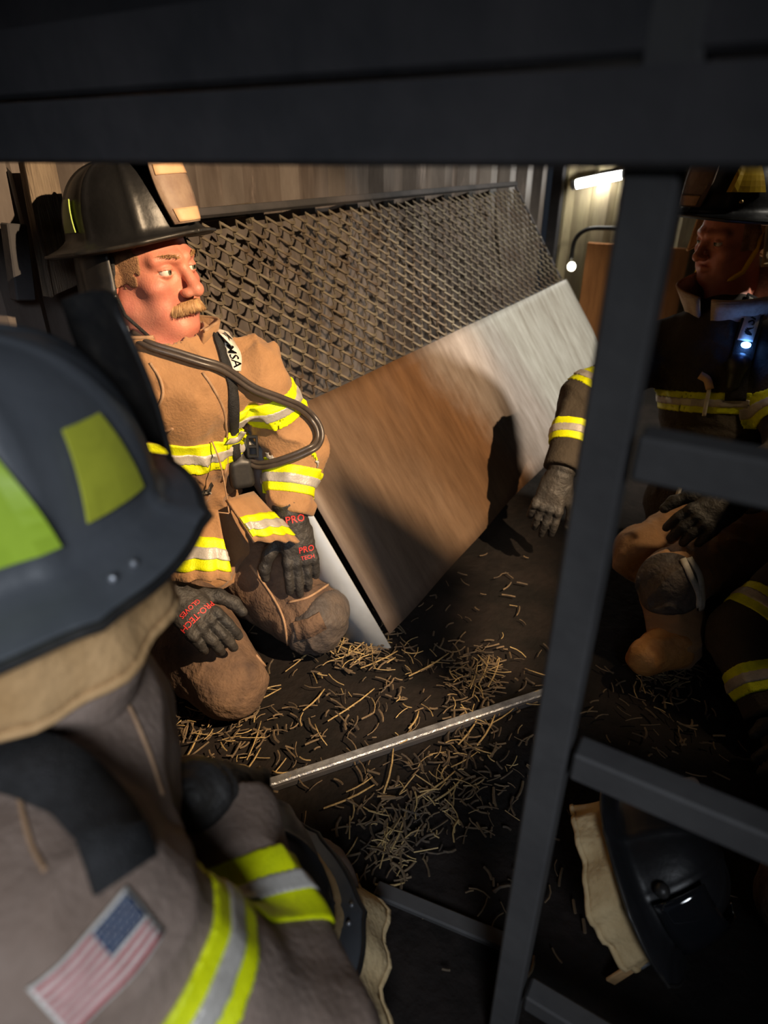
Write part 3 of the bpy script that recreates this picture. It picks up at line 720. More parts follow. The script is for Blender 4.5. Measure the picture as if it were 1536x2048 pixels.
def helmet(person, c, R, s=1.0, shield=True, flap='flap', shell='helmet', patches=(), rear=.085, side=.045, front=.05, flaplen=.10, flapgap=.9, flapout=.03, flapwave=.006, shell_label=None, rivets=(2.2, 2.6)):
    A, Bx, Hh = .150, .124, .150                     # half length, half width, height of the crown
    def dome(th, ph, off=0.0):
        rib = 0.
        for k in range(8):
            da = (th - k*math.pi/4 + math.pi) % (2*math.pi) - math.pi; rib += .006*math.exp(-(da/.055)**2)
        cr = math.cos(ph)**.72; z = Hh*math.sin(ph)**.92; k = 1 + (rib*math.cos(ph)**.4 + off)/.135
        return np.array([Bx*cr*math.sin(th)*k, A*cr*math.cos(th)*k, z + (off + rib*.6)*math.sin(ph)])
    def bw(th):
        cth = math.cos(th); f_ = max(cth, 0)**2; b_ = max(-cth, 0)**2
        return side*(1 - f_ - b_) + front*f_ + rear*b_
    T = lambda q: c + R @ (np.asarray(q)*s)
    n, m = 96, 18; V = []
    for i in range(n):
        th = 2*math.pi*i/n; row = []
        w = bw(th); e = np.array([math.sin(th), math.cos(th), 0]); b0 = dome(th, 0)
        dr = -.020*max(-math.cos(th), 0)**2 - .012*(math.sin(th))**2 - .004
        inn = b0*.93; 
        row += [inn + np.array([0, 0, .03]), inn - np.array([0, 0, .008]), b0 + e*w*.5 + np.array([0, 0, dr*.5 - .008]), b0 + e*w + np.array([0, 0, dr - .008]), b0 + e*(w + .006) + np.array([0, 0, dr - .001]), b0 + e*w + np.array([0, 0, dr + .004]), b0 + e*w*.5 + np.array([0, 0, dr*.45 + .001]), b0 + e*.008 + np.array([0, 0, .001]), b0 + e*.002 + np.array([0, 0, .007])]
        for j in range(1, m): row.append(dome(th, (math.pi/2)*(j/m)*.995))
        V.append([T(q) for q in row])
    g = G(); g.grid(np.array(V), True); top = [i*len(V[0]) + len(V[0]) - 1 for i in range(n)]; g.f.append(top)
    hm = g.obj('helmet', shell, person, True, shell_label)
    # brim edge bead
    pts = [V[i][4] for i in range(n)] + [V[0][4]]; G().tube(pts, .0042*s, 6).obj('brim_edge', 'rubber', hm)
    if shield:                                       # leather front piece, leaning forward of the crown
        zs = np.linspace(0, 1, 9); xs_ = np.linspace(-1, 1, 7); Vs = np.zeros((9, 7, 3)); Ns = np.zeros_like(Vs)
        for i, q in enumerate(zs):
            wz = .040 + .016*math.sin(q*2.6) - .006*q
            for j, x in enumerate(xs_):
                Vs[i, j] = T((x*wz, A + .014 - .030*q + .010 - .016*x*x, .012 + .140*q + .010*(1 - x*x)*(q > .95))); Ns[i, j] = R @ np.array([0, .97, .25])
        g = G(); g.slab(Vs, Ns, .005*s); sh = g.obj('front_shield', 'shield', hm, True, 'worn tan leather front shield')
        def pl(q0, q1, w0, off):                    # panels on the shield
            Vp = np.zeros((6, 7, 3)); Np = np.zeros_like(Vp)
            for i, q in enumerate(np.linspace(q0, q1, 6)):
                for j, x in enumerate(xs_*w0):
                    wz = .040 + .016*math.sin(q*2.6) - .006*q
                    Vp[i, j] = T((x*wz, A + .014 - .030*q + .010 - .016*x*x, .012 + .140*q)) + R @ np.array([0, .97, .25])*off*s; Np[i, j] = R @ np.array([0, .97, .25])
            g = G(); g.slab(Vp, Np, .002*s); return g
        return hm, T, dome, pl, A
    return hm, T, dome, None, A
def helmet_patch(hm, T, dome, th0, th1, p0, p1, taper, m, name='reflective_patch', off=.004, Rn=None):
    n = 8; V = np.zeros((n, n, 3)); U = np.zeros_like(V)
    for i, q in enumerate(np.linspace(0, 1, n)):
        ph = p0 + (p1 - p0)*q; mid = (th0 + th1)/2; hw = (th1 - th0)/2*(1 - taper*q)
        for j, x in enumerate(np.linspace(-1, 1, n)):
            V[i, j] = T(dome(mid + hw*x, ph, off)); U[i, j] = T(dome(mid + hw*x, ph, off + .0025))
    g = G(); N = U - V; g.slab(V, N, 1.0); return g.obj(name, m, hm, False)
def ear_flap(hm, T, a0, a1, L, out, wave, m, ph0=0.0, seed=0, r0=.96, name='ear_flap'):
    n, k = 60, 9; V = np.zeros((n, k, 3)); N = np.zeros_like(V)
    for i, a in enumerate(np.linspace(a0, a1, n)):
        for j, q in enumerate(np.linspace(0, 1, k)):
            rr = r0 + out*q/.13 + wave/.13*math.sin(a*7 + seed + q*2)*q + wave/.2*math.sin(a*17 + seed)*q
            V[i, j] = T((.124*rr*math.sin(a), .150*rr*math.cos(a), .0 - L*q - .012*math.sin(a*3 + seed)*q))
    for i in range(n): N[i, :] = nrm(V[min(i + 1, n - 1), 0]*0 + (V[i, 0] - V[:, 0].mean(0)))
    g = G(); g.slab(V, N, .006); o = g.obj(name, m, hm)
    g = G(); g.tube(V[:, -1] + N[:, -1]*.003, .0055, 6); g.obj('flap_hem', m, hm); return V
def rivets(hm, pts, r=.005, m='bright_steel'):
    for q in pts:
        V, Q = nets(lambda p: sph(p, q, r), np.asarray(q) - r*1.6, np.asarray(q) + r*1.6, r*.5); link_mesh('rivet', V, Q, m, hm)

# ------------------------------------------------------------------ person 1: man kneeling in the light
def person(label, base, group=None): return thing('person', label, 'person', base)
def eyes(pn_, c, R, s, look):
    for sx in (-1, 1):
        e = c + R @ (np.array([sx*.0325, .0765, .0005])*s); r = .0128*s
        V, Q = nets(lambda p: sph(p, e, r), e - r*1.5, e + r*1.5, r*.16); o = link_mesh('eye', V, Q, 'eyewhite', pn_)
        g3 = nrm(look)
        for rad, m, nm, k in ((.0060, 'iris', 'iris', .2), (.0028, 'pupil', 'pupil', .5)):
            x = nrm(np.cross(g3, (0, 0, 1))); y = np.cross(x, g3); ring = [e + g3*(r + .0003*k*4)]
            for q in (.5, 1.0):
                for a in np.linspace(0, 2*math.pi, 16, endpoint=False):
                    w = (x*math.cos(a) + y*math.sin(a))*rad*s*q; ring.append(e + nrm(g3*math.sqrt(max(r*r - (rad*s*q)**2, 1e-9)) + w)*(r + .0002 + .0003*k))
            f = [[0, 1 + i, 1 + (i + 1) % 16] for i in range(16)] + [[1 + i, 17 + i, 17 + (i + 1) % 16, 1 + (i + 1) % 16] for i in range(16)]
            link_mesh(nm, ring, f, m, o)

def build_main():
    base = Wv(-.52, 1.40, 0)
    pr = person('mustached firefighter in lit tan coat kneeling with gloves on his thighs', base)
    hs = 1.13; hc = P(290, 535, 1.38); hf = Dv(.90, -.43, .02); R = frame(hf, (0, 0, 1.) + hf*.03 - Dv(1, 0)*.05)
    J = dict(pelvis=Wv(-.55, 1.53, .30), neck=P(342, 718, 1.47), face=Dv(.62, -.78),
             shL=P(500, 745, 1.56), elL=P(592, 895, 1.68), wrL=P(578, 1015, 1.66),
             shR=P(228, 800, 1.42), elR=P(200, 1010, 1.56), wrR=P(318, 1150, 1.50))
    J['chest'] = J['pelvis']*.42 + J['neck']*.58 + J['face']*.02
    J['hem'] = J['pelvis'] + Dv(.5, -.8)*.05 + np.array([0, 0, -.06])
    hd = head_sdf(hc, R, hs); nb = J['neck']
    def body(p):                                     # one continuous figure: head, neck, shoulders and chest
        d = hd(p); d = smin(d, rc(p, hc - R[:, 2]*.10, nb, .058, .066), .04)
        d = smin(d, rc(p, J['shL']*.7 + nb*.3, J['shR']*.7 + nb*.3, .055, .055), .05)
        return smin(d, fcap(p, nb, J['chest'], .07, .11, nrm(J['face']), .7), .06)
    lo, hi = around([hc + R[:, 2]*.15*hs, hc - R[:, 1]*.12, hc + R[:, 1]*.14*hs, J['shL'], J['shR'], J['chest']], .07)
    blob('body', body, lo, hi, .0024, 'skin', pr)
    eyes(pr, hc, R, hs, Dv(.97, -.25, .02))
    T = lambda q: hc + R @ (np.asarray(q)*hs)
    # moustache, brows, stubbly side hair as fine strands
    rn = random.Random(3)
    def strands(name, roots, L, r, m):
        g = G()
        for a, d in roots:
            a = np.asarray(a); d = nrm(d); l = L*rn.uniform(.7, 1.1)
            g.tube([a, a + d*l*.5 + np.array([0, 0, -.0006]), a + d*l + np.array([0, 0, -.0025])], [r, r*.9, r*.25], 4)
        o = g.obj(name, m, pr); return o
    ro = []
    for k in range(900):
        x = rn.uniform(-1, 1); z = rn.random(); xx = x*.036
        yy = .1090 - .022*x*x*1.35 + .003*z
        ro.append((T((xx, yy, -.0505 - .009*abs(x)**1.6 - z*.008)), R @ np.array([x*.75 + rn.uniform(-.15, .15), .32, -.75 - .1*rn.random()])))
    strands('moustache', ro[::2], .0150*hs, .0010, 'hair'); strands('moustache', ro[1::2], .0140*hs, .0009, 'hair_fair')
    def mst(p):
        q = ((p - hc) @ R/hs).astype(np.float32); a = q.copy(); a[:, 0] = np.abs(a[:, 0])
        return smin(rc(a, (.002, .1035, -.055), (.022, .093, -.059), .0046, .0042), rc(a, (.022, .093, -.059), (.035, .079, -.067), .0038, .0018), .006)*hs
    blob('moustache_body', mst, *around([T((.04, .1, -.06)), T((-.04, .1, -.06))], .03), .0015, 'hair', pr)
    for sx in (-1, 1):
      ro = []
      for k in range(120):
        t = rn.random()
        ro.append((T((sx*(.012 + .036*t), .1015 - .030*t*t - .003*t, .0235 + .004*math.sin(t*2.6) + rn.uniform(-.0025, .0025))), R @ np.array([sx*.9, .15, .05 + .3*rn.random()])))
      strands('eyebrow', ro, .010, .0006, 'hair')
    def hairf(p):
        q = ((p - hc) @ R/hs).astype(np.float32)
        d = np.maximum(hd(p) - .003, -(hd(p) + .004)); zz = q[:, 2]
        reg = np.maximum(q[:, 1] - (.046 - .30*np.clip(-zz + .02, 0, 1)), -zz - .022 + np.clip(q[:, 1] + .02, -1, 0)*.5)
        reg = np.maximum(reg, zz - .08) + (noise(q*110) - .5)*.020
        return np.maximum(d, reg) - .0006*(noise(p*900) - .5)
    blob('side_hair', hairf, *around([T((0, 0, 0))], .15), .0022, 'hair_dark', pr)
    # coat
    cs = coat_sdf(J, .017, 14, rad=dict(waist=.150, chest=.150, sh=.072, up=.075, el=.068, wr=.058, hem=.175))
    ncd = nrm(hc - R[:, 1]*.03 - nb); ncone = lambda p: rc(p, nb - ncd*.06, nb - ncd*.002, .125, .088)
    neckcut = lambda p: rc(p, nb - ncd*.030, hc, .073, .105)
    cuffL = nrm(J['wrL'] - J['elL']); cuffR = nrm(J['wrR'] - J['elR'])
    def coat(p):
        d = smin(cs(p), ncone(p), .05); d = np.maximum(d, -neckcut(p)); d = np.maximum(d, -(p[:, 2] - .20 + 0*p[:, 0]))
        d = np.where(sph(p, J['wrL'], .09) < 0, np.maximum(d, (p - J['wrL']) @ cuffL - .018), d)
        d = np.where(sph(p, J['wrR'], .09) < 0, np.maximum(d, (p - J['wrR']) @ cuffR - .018), d)
        return d
    pts = [J[k] for k in ('pelvis', 'neck', 'shL', 'shR', 'elL', 'elR', 'wrL', 'wrR', 'hem', 'chest')]
    blob('coat', coat, *around(pts, .2), .0045, 'coat', pr)
    up = nrm(J['neck'] - J['pelvis'])
    band(coat, P(420, 915, 1.5)*0 + hit(coat, [(425, 915)])[0], nrm(up + Dv(1, 0)*.16), .26, pr, hw=.036, lim=lambda p: -np.minimum(rc(p, J['shL'], J['elL'], .10, .085), rc(p, J['elL'], J['wrL'], .085, .075)))
    ua = nrm(J['elL'] - J['shL']); band(coat, hit(coat, [(532, 805)])[0]*.5 + (J['shL']*.45 + J['elL']*.55)*.5, nrm(ua + Dv(-.6, .2)*.28), .100, pr, hw=.037)
    band(coat, (J['elL']*.42 + J['wrL']*.58), cuffL, .10, pr, hw=.034)
    band(coat, (J['elR']*.40 + J['wrR']*.60), cuffR, .10, pr, hw=.034)
    # collar
    cR = frame(Dv(.55, -.83), nrm(np.array([0, 0, 1.]) + Dv(.5, -.8)*.12))
    collar(pr, nb + np.array([0, 0, .002]), cR, .080, .108, .072, .50, 'coat', t=.009)
    # trousers with knee patches
    J.update(hipL=Wv(-.48, 1.60, .24), hipR=Wv(-.61, 1.46, .24), knL=P(622, 1232, 1.755), knR=P(455, 1362, 1.57), anL=Wv(-.50, 1.62, .085), anR=Wv(-.70, 1.40, .085))
    J['toeL'] = Wv(-.63, 1.70, .06); J['toeR'] = Wv(-.82, 1.45, .06)
    ls = leg_sdf(J, .009, 13, th=.104, kn=.088, an=.072)
    tp = [J[k] for k in ('hipL', 'hipR', 'knL', 'knR', 'anL', 'anR')]
    ltr = lambda p: np.maximum(ls(p), -p[:, 2] + .004)
    tr = blob('trousers', ltr, *around(tp, .16), .0045, 'trouser', pr)
    for k in 'LR':
        bf = boot_sdf(J, k); blob('boot', lambda p: np.maximum(bf(p), -p[:, 2] + .004), *around([J['an' + k], J['toe' + k]], .09), .006, 'rubber', pr)
    for k in 'L':
        kn = J['kn' + k]; dk = nrm(J['kn' + k] - J['hip' + k])
        fn = lambda p: np.maximum(np.maximum(ltr(p) - .006, -(ltr(p) + .004)), np.maximum(sph(p, kn + dk*.05, .105), -((p - kn) @ dk.astype(np.float32) + .015)))
        blob('knee_patch', fn, *around([kn + dk*.05], .13), .004, 'patch' if k == 'L' else 'trouser', pr)
    # seams and thigh pocket
    for uv in ([(500, 1130), (540, 1185), (566, 1235), (575, 1290)], [(577, 1205), (615, 1195), (648, 1175), (662, 1165)], [(512, 1310), (536, 1340), (543, 1365)]):
        g = G(); pp_ = hit(ltr, curve(uv, 24), .001); g.tube(pp_, .0034, 6); g.obj('seam', 'seam', pr)
    a, N, t = ribbon(ltr, [(590, 1262), (618, 1255), (645, 1240)], .05, .002, .006, 16); g = G(); g.slab(a, N, t); g.obj('pocket_flap', 'trouser', pr)
    # coat skirt halves hanging over the thighs, each with its own band
    def skirt(k, A, Bp, Cc, Dd, bulge):
        n, m_ = 26, 16; V = np.zeros((n, m_, 3)); fdv = nrm(J['face'])
        for i, s_ in enumerate(np.linspace(0, 1, n)):
            for j, q in enumerate(np.linspace(0, 1, m_)):
                pnt = (A*(1 - s_) + Bp*s_)*(1 - q) + (Dd*(1 - s_) + Cc*s_)*q
                V[i, j] = pnt + (fdv + np.array([0, 0, .6]))*bulge*math.sin(math.pi*s_)*(.4 + .6*q) + fdv*.006*math.sin(s_*19 + q*3)*q
        U = np.gradient(V, axis=0); Wd = np.gradient(V, axis=1); N = np.cross(U, Wd); N /= np.linalg.norm(N, axis=2)[..., None]
        cv = CAMP - V; N *= np.sign((N*cv).sum(2))[..., None]
        def fn(name, q0, q1, off, m, par):
            jj = np.linspace(q0, q1, 10)*(m_ - 1); j0 = np.clip(jj.astype(int), 0, m_ - 2); w = (jj - j0)[None, :, None]
            Vs = V[:, j0]*(1 - w) + V[:, j0 + 1]*w; Ns = N[:, j0]
            g = G(); g.slab(Vs + Ns*off, Ns, .003 if name != 'coat_skirt' else .009); return g.obj(name, m, par)
        sk = fn('coat_skirt', 0, 1, -.004, 'coat', pr)
        y = fn('reflective_stripe', .42, .88, .005, 'yellow', pr); fn('silver_stripe', .57, .73, .008, 'silver', y)
    skirt('R', P(318, 1010, 1.50), P(436, 1020, 1.47), P(460, 1160, 1.455), P(335, 1165, 1.44), .03)
    skirt('L', P(452, 1000, 1.49), P(505, 985, 1.60), P(597, 1085, 1.60), P(508, 1085, 1.50), .02)
    # front closure, straps, hose
    for uv in ([(405, 745), (424, 772), (447, 818), (452, 855), (455, 899), (453, 934), (444, 962)], [(300, 725), (321, 760), (325, 795), (303, 835)], [(316, 848), (330, 862), (345, 858), (322, 884)]):
        g = G(); g.tube(hit(coat, curve(uv, 26), .001), .0034, 6); g.obj('front_piping', 'seam', pr)
    a, N, t = ribbon(coat, [(428, 648), (437, 680), (447, 712), (456, 738), (464, 770), (468, 820), (468, 870), (474, 920)], [.02, .03, .032, .030, .026, .024, .024, .022], .003, .004, 40); g = G(); g.slab(a, N, t); st = g.obj('shoulder_strap', 'webbing', pr)
    lb = [(441, 658), (456, 680), (468, 710), (474, 742)]
    a, N, t = ribbon(coat, lb, [.022, .036, .036, .020], .0078, .002, 24); g = G(); g.slab(a, N, t); lbl = g.obj('strap_label', 'white', st)
    pc = hit(coat, [(467, 712)], .011)[0]; dn = hit(coat, [(472, 735)], .011)[0] - hit(coat, [(450, 668)], .011)[0]
    nn_ = grad(coat, pc)[0]; lettering('MSA', .032, pc, dn, np.cross(nn_, nrm(dn)), coat, .0105, 'strap_lettering', 'pupil', lbl)
    hp = [(262, 668), (300, 690), (350, 706), (400, 722), (440, 734), (470, 752), (509, 778), (558, 797), (602, 816), (630, 842), (640, 868), (633, 890), (611, 903), (585, 914), (548, 926), (515, 930), (492, 918)]
    dd_ = curve(hp, 84); q = hit(coat, dd_, .012)
    dep = np.array([np.dot(x - CAMP, ray(768, 1024)) for x in q]); dep = np.minimum(dep, 1.62)
    for _ in range(8): dep[1:-1] = (dep[:-2] + dep[1:-1]*2 + dep[2:])/4
    for off in (-4.5, 4.5):
        nv = np.gradient(dd_, axis=0); nv = np.stack([-nv[:, 1], nv[:, 0]], 1); nv /= np.linalg.norm(nv, axis=1)[:, None]
        pth = np.array([P(u + nx*off, v + ny_*off, d - .006) for (u, v), (nx, ny_), d in zip(dd_, nv, dep)]); G().tube(pth, .0062, 10).obj('air_hose', 'hose', pr)
    # buckle and pouch under the chest
    b0 = hit(coat, [(505, 893)], .012)[0]; nb_ = grad(coat, b0)[0]; Rb = frame(nrm(np.cross(nb_, Dv(1, 0))), nb_)
    g = G()
    for sx in (-1, 1): g.box(b0 + Rb[:, 0]*sx*.011, Rb, (.003, .026, .005), .002)
    for sy in (-1, 0, 1): g.box(b0 + Rb[:, 1]*sy*.024, Rb, (.013, .004, .005), .002)
    g.obj('buckle', 'rubber', pr, False)
    b0 = hit(coat, [(482, 946)], .018)[0]; nb_ = nrm(CAMP - b0 + Dv(1, 0)*.3); Rb = frame(np.array([0, 0, 1.]) - nb_*.2, nb_)
    blob('mask_pouch', lambda p: smin(rbox(p, b0, Rb, (.030, .038, .022), .014), rc(p, b0 + Rb[:, 1]*.04, b0 + Rb[:, 1]*.07 + Rb[:, 0]*.01, .012, .010), .02), b0 - .1, b0 + .1, .003, 'rubber', pr)
    a, N, t = ribbon(coat, [(455, 882), (475, 878), (487, 862)], .040, .006, .004, 10); g = G(); g.slab(a, N, t); yy_ = g.obj('strap_stripe', 'yellow', pr)
    a, N, t = ribbon(coat, [(455, 883), (475, 879), (487, 863)], .014, .010, .002, 10); g = G(); g.slab(a, N, t); g.obj('silver_stripe', 'silver', yy_)
    # name tag and cord at the waist
    tg = hit(coat, [(407, 985)], .003)[0]; nt_ = grad(coat, tg)[0]; ux = nrm(Dv(1, 0, .12)*1 - nt_*np.dot(nt_, Dv(1, 0, .12))); uy = np.cross(nt_, ux)
    V, N, t = decal(coat, tg, ux, uy, .050, .016, 10, 4, .004, .002); g = G(); g.slab(V, N, t); lab = g.obj('waist_label', 'rubber', pr)
    lettering('Globe', .015, tg, ux, uy, coat, .0075, 'label_lettering', 'white', lab)
    g = G()
    for uv in ([(424, 882), (440, 925), (452, 985), (458, 1026)], [(352, 1017), (400, 1021), (458, 1027)]):
        pts_ = curve(uv, 20); q = hit(lambda p: np.minimum(coat(p), ltr(p)), pts_, .004); dq = [np.dot(x - CAMP, ray(768, 1024)) for x in q]
        g = G(); g.tube([P(u, v, min(d, 1.50) - .004) for (u, v), d in zip(pts_, dq)], .0018, 5); g.obj('cord', 'seam', pr)
    # gloves
    yL = nrm(P(612, 1190, 1.655) - P(583, 1035, 1.64)); nL = nrm(CAMP - J['wrL'] + Dv(.8, 0)*.35)
    oL = P(588, 1052, 1.640); RL = frame(yL, nL); gL, fL = add_glove(pr, oL, RL, 1, 1.02, curl=(.10, .22, .2), spread=.06, thumb=1.15, cuff=.05)
    a = P(596, 1036, 1.63); up_ = -RL[:, 1]
    lettering('PRO', .026, oL - RL[:, 1]*.018 + RL[:, 2]*.05, -RL[:, 0], -RL[:, 1], fL, .0015, 'cuff_lettering', 'red', gL)
    lettering('PRO', .022, oL + RL[:, 1]*.062 - RL[:, 0]*.016 + RL[:, 2]*.04, -RL[:, 0], -RL[:, 1], fL, .0015, 'glove_lettering', 'red', gL)
    lettering('TECH', .014, oL + RL[:, 1]*.083 - RL[:, 0]*.016 + RL[:, 2]*.04, -RL[:, 0], -RL[:, 1], fL, .0015, 'glove_lettering', 'red', gL)
    yR = nrm(P(462, 1300, 1.44) - P(345, 1190, 1.47)); nR = nrm(CAMP - J['wrR'] + np.array([0, 0, .5]))
    oR = P(352, 1195, 1.455); RR = frame(yR, nR); gR, fR = add_glove(pr, oR, RR, -1, 1.04, curl=(.28, .4, .35), spread=.05, thumb=1.0, cuff=.09)
    lettering('PRO-TECH', .019, oR + RR[:, 1]*.070 + RR[:, 2]*.05, RR[:, 0], RR[:, 1], fR, .0015, 'glove_lettering', 'red', gR)
    lettering('GLOVES', .015, oR + RR[:, 1]*.048 + RR[:, 2]*.05, RR[:, 0], RR[:, 1], fR, .0015, 'glove_lettering', 'red', gR)
    # helmet
    Rh = frame(hf + R[:, 2]*.10, R[:, 2] - hf*.10); hc2 = hc + R[:, 2]*.056*hs - R[:, 1]*.012
    hm, Th, dome, pl, A = helmet(pr, hc2, Rh, .93, rear=.055, side=.034, front=.020)
    g = pl(.02, .20, .82, .006); p1 = g.obj('shield_panel', 'shield_pale', hm, True)
    g = pl(.66, .80, .9, .006); g.obj('shield_panel', 'shield_pale', hm, True)
    g = pl(.86, .98, .72, .006); g.obj('shield_panel', 'shield_pale', hm, True)
    for z_, w_ in ((.73, .010), (.92, .009)):
        o_ = Th((0, A + .014 - .030*z_ + .017, .012 + .140*z_)); lettering('IIIIIII', .020, o_, Rh[:, 0], Rh[:, 2]*.97 - Rh[:, 1]*.25, None, .0035, 'shield_lettering', 'shield', hm)
    cb = Th((0, A + .006, .012 + .140*.44)); V, Q = nets(lambda p: ell(p, cb, (.021, .006, .029), frame(Rh[:, 1], Rh[:, 2])), cb - .05, cb + .05, .0025); link_mesh('oval_badge', V, Q, 'brass', hm)
    rivets(hm, [Th((-.042, A - .004, .055)), Th((-.046, A - .018, .13)), Th((.042, A - .004, .055))], .0045, 'brass')
    for th in (2.0, 2.75, 3.6, 4.3): helmet_patch(hm, Th, dome, th - .2, th + .2, .12, .55, .45, 'lime_patch')
    ear_flap(hm, Th, 1.35, 2*math.pi - 1.35, .12, .015, .004, 'rubber', seed=1)
    # chin strap hanging by the near side of the head
    g = G(); g.tube([T((.082, .01, .03)), T((.088, .004, -.03)), T((.082, .01, -.07)), T((.06, .04, -.115))], .004, 6); g.obj('chin_strap', 'webbing', pr)
    cs_ = T((.080, .004, -.105)); Rb = frame(R @ np.array([.2, .4, -.9]), R[:, 0]); g = G(); g.box(cs_, Rb, (.008, .016, .003), .001); g.obj('strap_clip', 'bright_steel', pr, False)
    # visor clip wires at the temple
    g = G(); g.tube([T((.083, .015, .045)), T((.085, .03, .050)), T((.083, .042, .066))], .0018, 5); g.obj('visor_wire', 'lime_patch', pr)
    return J
JM = build_main()
# ------------------------------------------------------------------ person 2: close foreground, seen from behind, flag on the sleeve
def stub_body(pr, J, hc, R, hs, h=.005):
    hd = head_sdf(hc, R, hs); nb = J['neck']
    def body(p):
        d = hd(p); d = smin(d, rc(p, hc - R[:, 2]*.10, nb, .056, .064), .04)
        d = smin(d, rc(p, J['shL']*.7 + nb*.3, J['shR']*.7 + nb*.3, .055, .055), .05)
        return smin(d, fcap(p, nb, J['chest'], .07, .11, nrm(J['face']), .7), .06)
    blob('body', body, *around([hc + R[:, 2]*.15*hs, hc - R[:, 1]*.12, hc + R[:, 1]*.14*hs, J['shL'], J['shR'], J['chest']], .08), h, 'skin', pr)
    eyes(pr, hc, R, hs, R[:, 1])
def cut_cuffs(cs, J, ks, r=.09, t=.018):
    def f(p):
        d = np.maximum(cs(p), -p[:, 2] + .01)
        for k in ks:
            w = J['wr' + k]; c = nrm(w - J['el' + k]).astype(np.float32)
            d = np.where(sph(p, w, r) < 0, np.maximum(d, (p - w) @ c - t), d)
        return d
    return f

def build_fore():
    pr = person('foreground firefighter in black helmet with flag patch on sleeve, seen from behind', Wv(-.36, .36, 0))
    hs = 1.08; hf = Dv(.62, .78); hc = Wv(-.335, .505, .855); R = frame(hf, np.array([0, 0, 1.]) + hf*.12)
    J = dict(pelvis=Wv(-.40, .44, .26), neck=P(100, 1415, .66), face=Dv(.8, .6),
             shR=P(120, 1815, .51), elR=P(585, 2120, .60), wrR=P(450, 1655, .76),
             shL=Wv(-.52, .60, .62), elL=Wv(-.64, .62, .42), wrL=Wv(-.58, .70, .30))
    J['chest'] = P(140, 1670, .74); J['hem'] = J['pelvis'] + np.array([0, 0, -.08])
    stub_body(pr, J, hc, R, hs)
    cs = coat_sdf(J, .009, 12, rad=dict(waist=.15, chest=.155, sh=.082, up=.08, el=.072, wr=.060, hem=.18))
    coat = cut_cuffs(cs, J, 'LR')
    pts = [J[k] for k in ('pelvis', 'neck', 'shL', 'shR', 'elL', 'elR', 'wrL', 'wrR', 'hem', 'chest')]
    blob('coat', coat, *around(pts, .2), .0045, 'coat_fore', pr)
    ua = nrm(J['elR'] - J['shR']); fa = nrm(J['wrR'] - J['elR'])
    band(coat, J['shR']*.58 + J['elR']*.42, ua, .12, pr, hw=.027, h=.003, sh=.0095, name='sleeve_stripe')
    band(coat, J['elR']*.46 + J['wrR']*.54, fa, .105, pr, hw=.040, h=.003, sh=.0105, name='cuff_stripe')
    band(coat, J['elL']*.35 + J['wrL']*.65, nrm(J['wrL'] - J['elL']), .1, pr, hw=.032)
    # sleeve patch: a stitched flag with its canton to the front
    A_, B_, C_ = [hit(coat, [q], .0)[0] for q in ((62, 1975), (248, 1780), (312, 1880))]
    ux = nrm(B_ - A_); n0 = grad(coat, (A_ + C_)/2)[0]; uy = nrm(np.cross(n0, ux)); ux = nrm(np.cross(uy, n0)); L_ = np.linalg.norm(B_ - A_); hgt = L_*.60
    o = B_ - ux*L_/2 - uy*hgt/2*1.0
    def fl(cx, cy, w, h, off, t, name, m, par, nx=14, ny=8):
        V, N, t = decal(coat, o + ux*cx + uy*cy, ux, uy, w, h, nx, ny, off, t, .08); g = G(); g.slab(V, N, t); return g.obj(name, m, par)
    fp = fl(0, 0, L_*1.06, hgt*1.10, .002, .002, 'flag_patch', 'flag_white', pr)
    sh_ = hgt/13
    for k in range(0, 13, 2):
        y = hgt/2 - (k + .5)*sh_; cut = .42*L_ if k < 7 else 0
        fl(-cut/2, y, L_ - cut, sh_, .0043, .0006, 'red_stripe', 'flag_red', fp, 12, 3)
    can = fl(L_*.29, hgt/2 - 3.5*sh_, L_*.42, sh_*7, .0046, .0007, 'canton', 'flag_blue', fp)
    g = G()
    for r in range(5):
        for c in range(6 if r % 2 == 0 else 5):
            q = o + ux*(L_*.08 + L_*.42*((c + .5 + (.5 if r % 2 else 0))/6) ) + uy*(hgt/2 - sh_*7*((r + .5)/5)) + n0*.05
            q = march(coat, [q], -n0, .0058, tmax=.1)[0]; ring = [q + n0*.0004]
            for a in range(10):
                rr = L_*.016*(1 if a % 2 == 0 else .45); ring.append(q + (ux*math.sin(a*math.pi/5) + uy*math.cos(a*math.pi/5))*rr)
            g.add(ring, [[0, 1 + a, 1 + (a + 1) % 10] for a in range(10)])
    st = g.obj('stars', 'flag_white', fp, False); st['kind'] = 'stuff'
    # breathing-set shoulder strap and seams
    a, N, t = ribbon(coat, [(-40, 1520), (60, 1530), (150, 1580), (215, 1660), (250, 1750)], .050, .003, .007, 40); g = G(); g.slab(a, N, t); g.obj('shoulder_strap', 'webbing', pr)
    for uv in ([(215, 1330), (262, 1420), (300, 1510), (325, 1590)], [(30, 1560), (60, 1680), (90, 1740)]):
        g = G(); g.tube(hit(coat, curve(uv, 26), .0005), .002, 6); g.obj('seam', 'seam', pr)
    cR = frame(Dv(.75, .66), np.array([0, 0, 1.])); collar(pr, J['neck'] + np.array([0, 0, .0]), cR, .085, .110, .085, .35, 'coat_fore', t=.010)
    ls = dict(hipL=Wv(-.47, .42, .22), hipR=Wv(-.34, .26, .22), knL=Wv(-.54, .80, .09), knR=Wv(-.37, .64, .09), anL=Wv(-.50, .40, .08), anR=Wv(-.42, .22, .08))
    lf = leg_sdf(ls, .009, 16); blob('trousers', lambda p: np.maximum(lf(p), -p[:, 2] + .004), *around(list(ls.values()), .15), .007, 'trouser', pr)
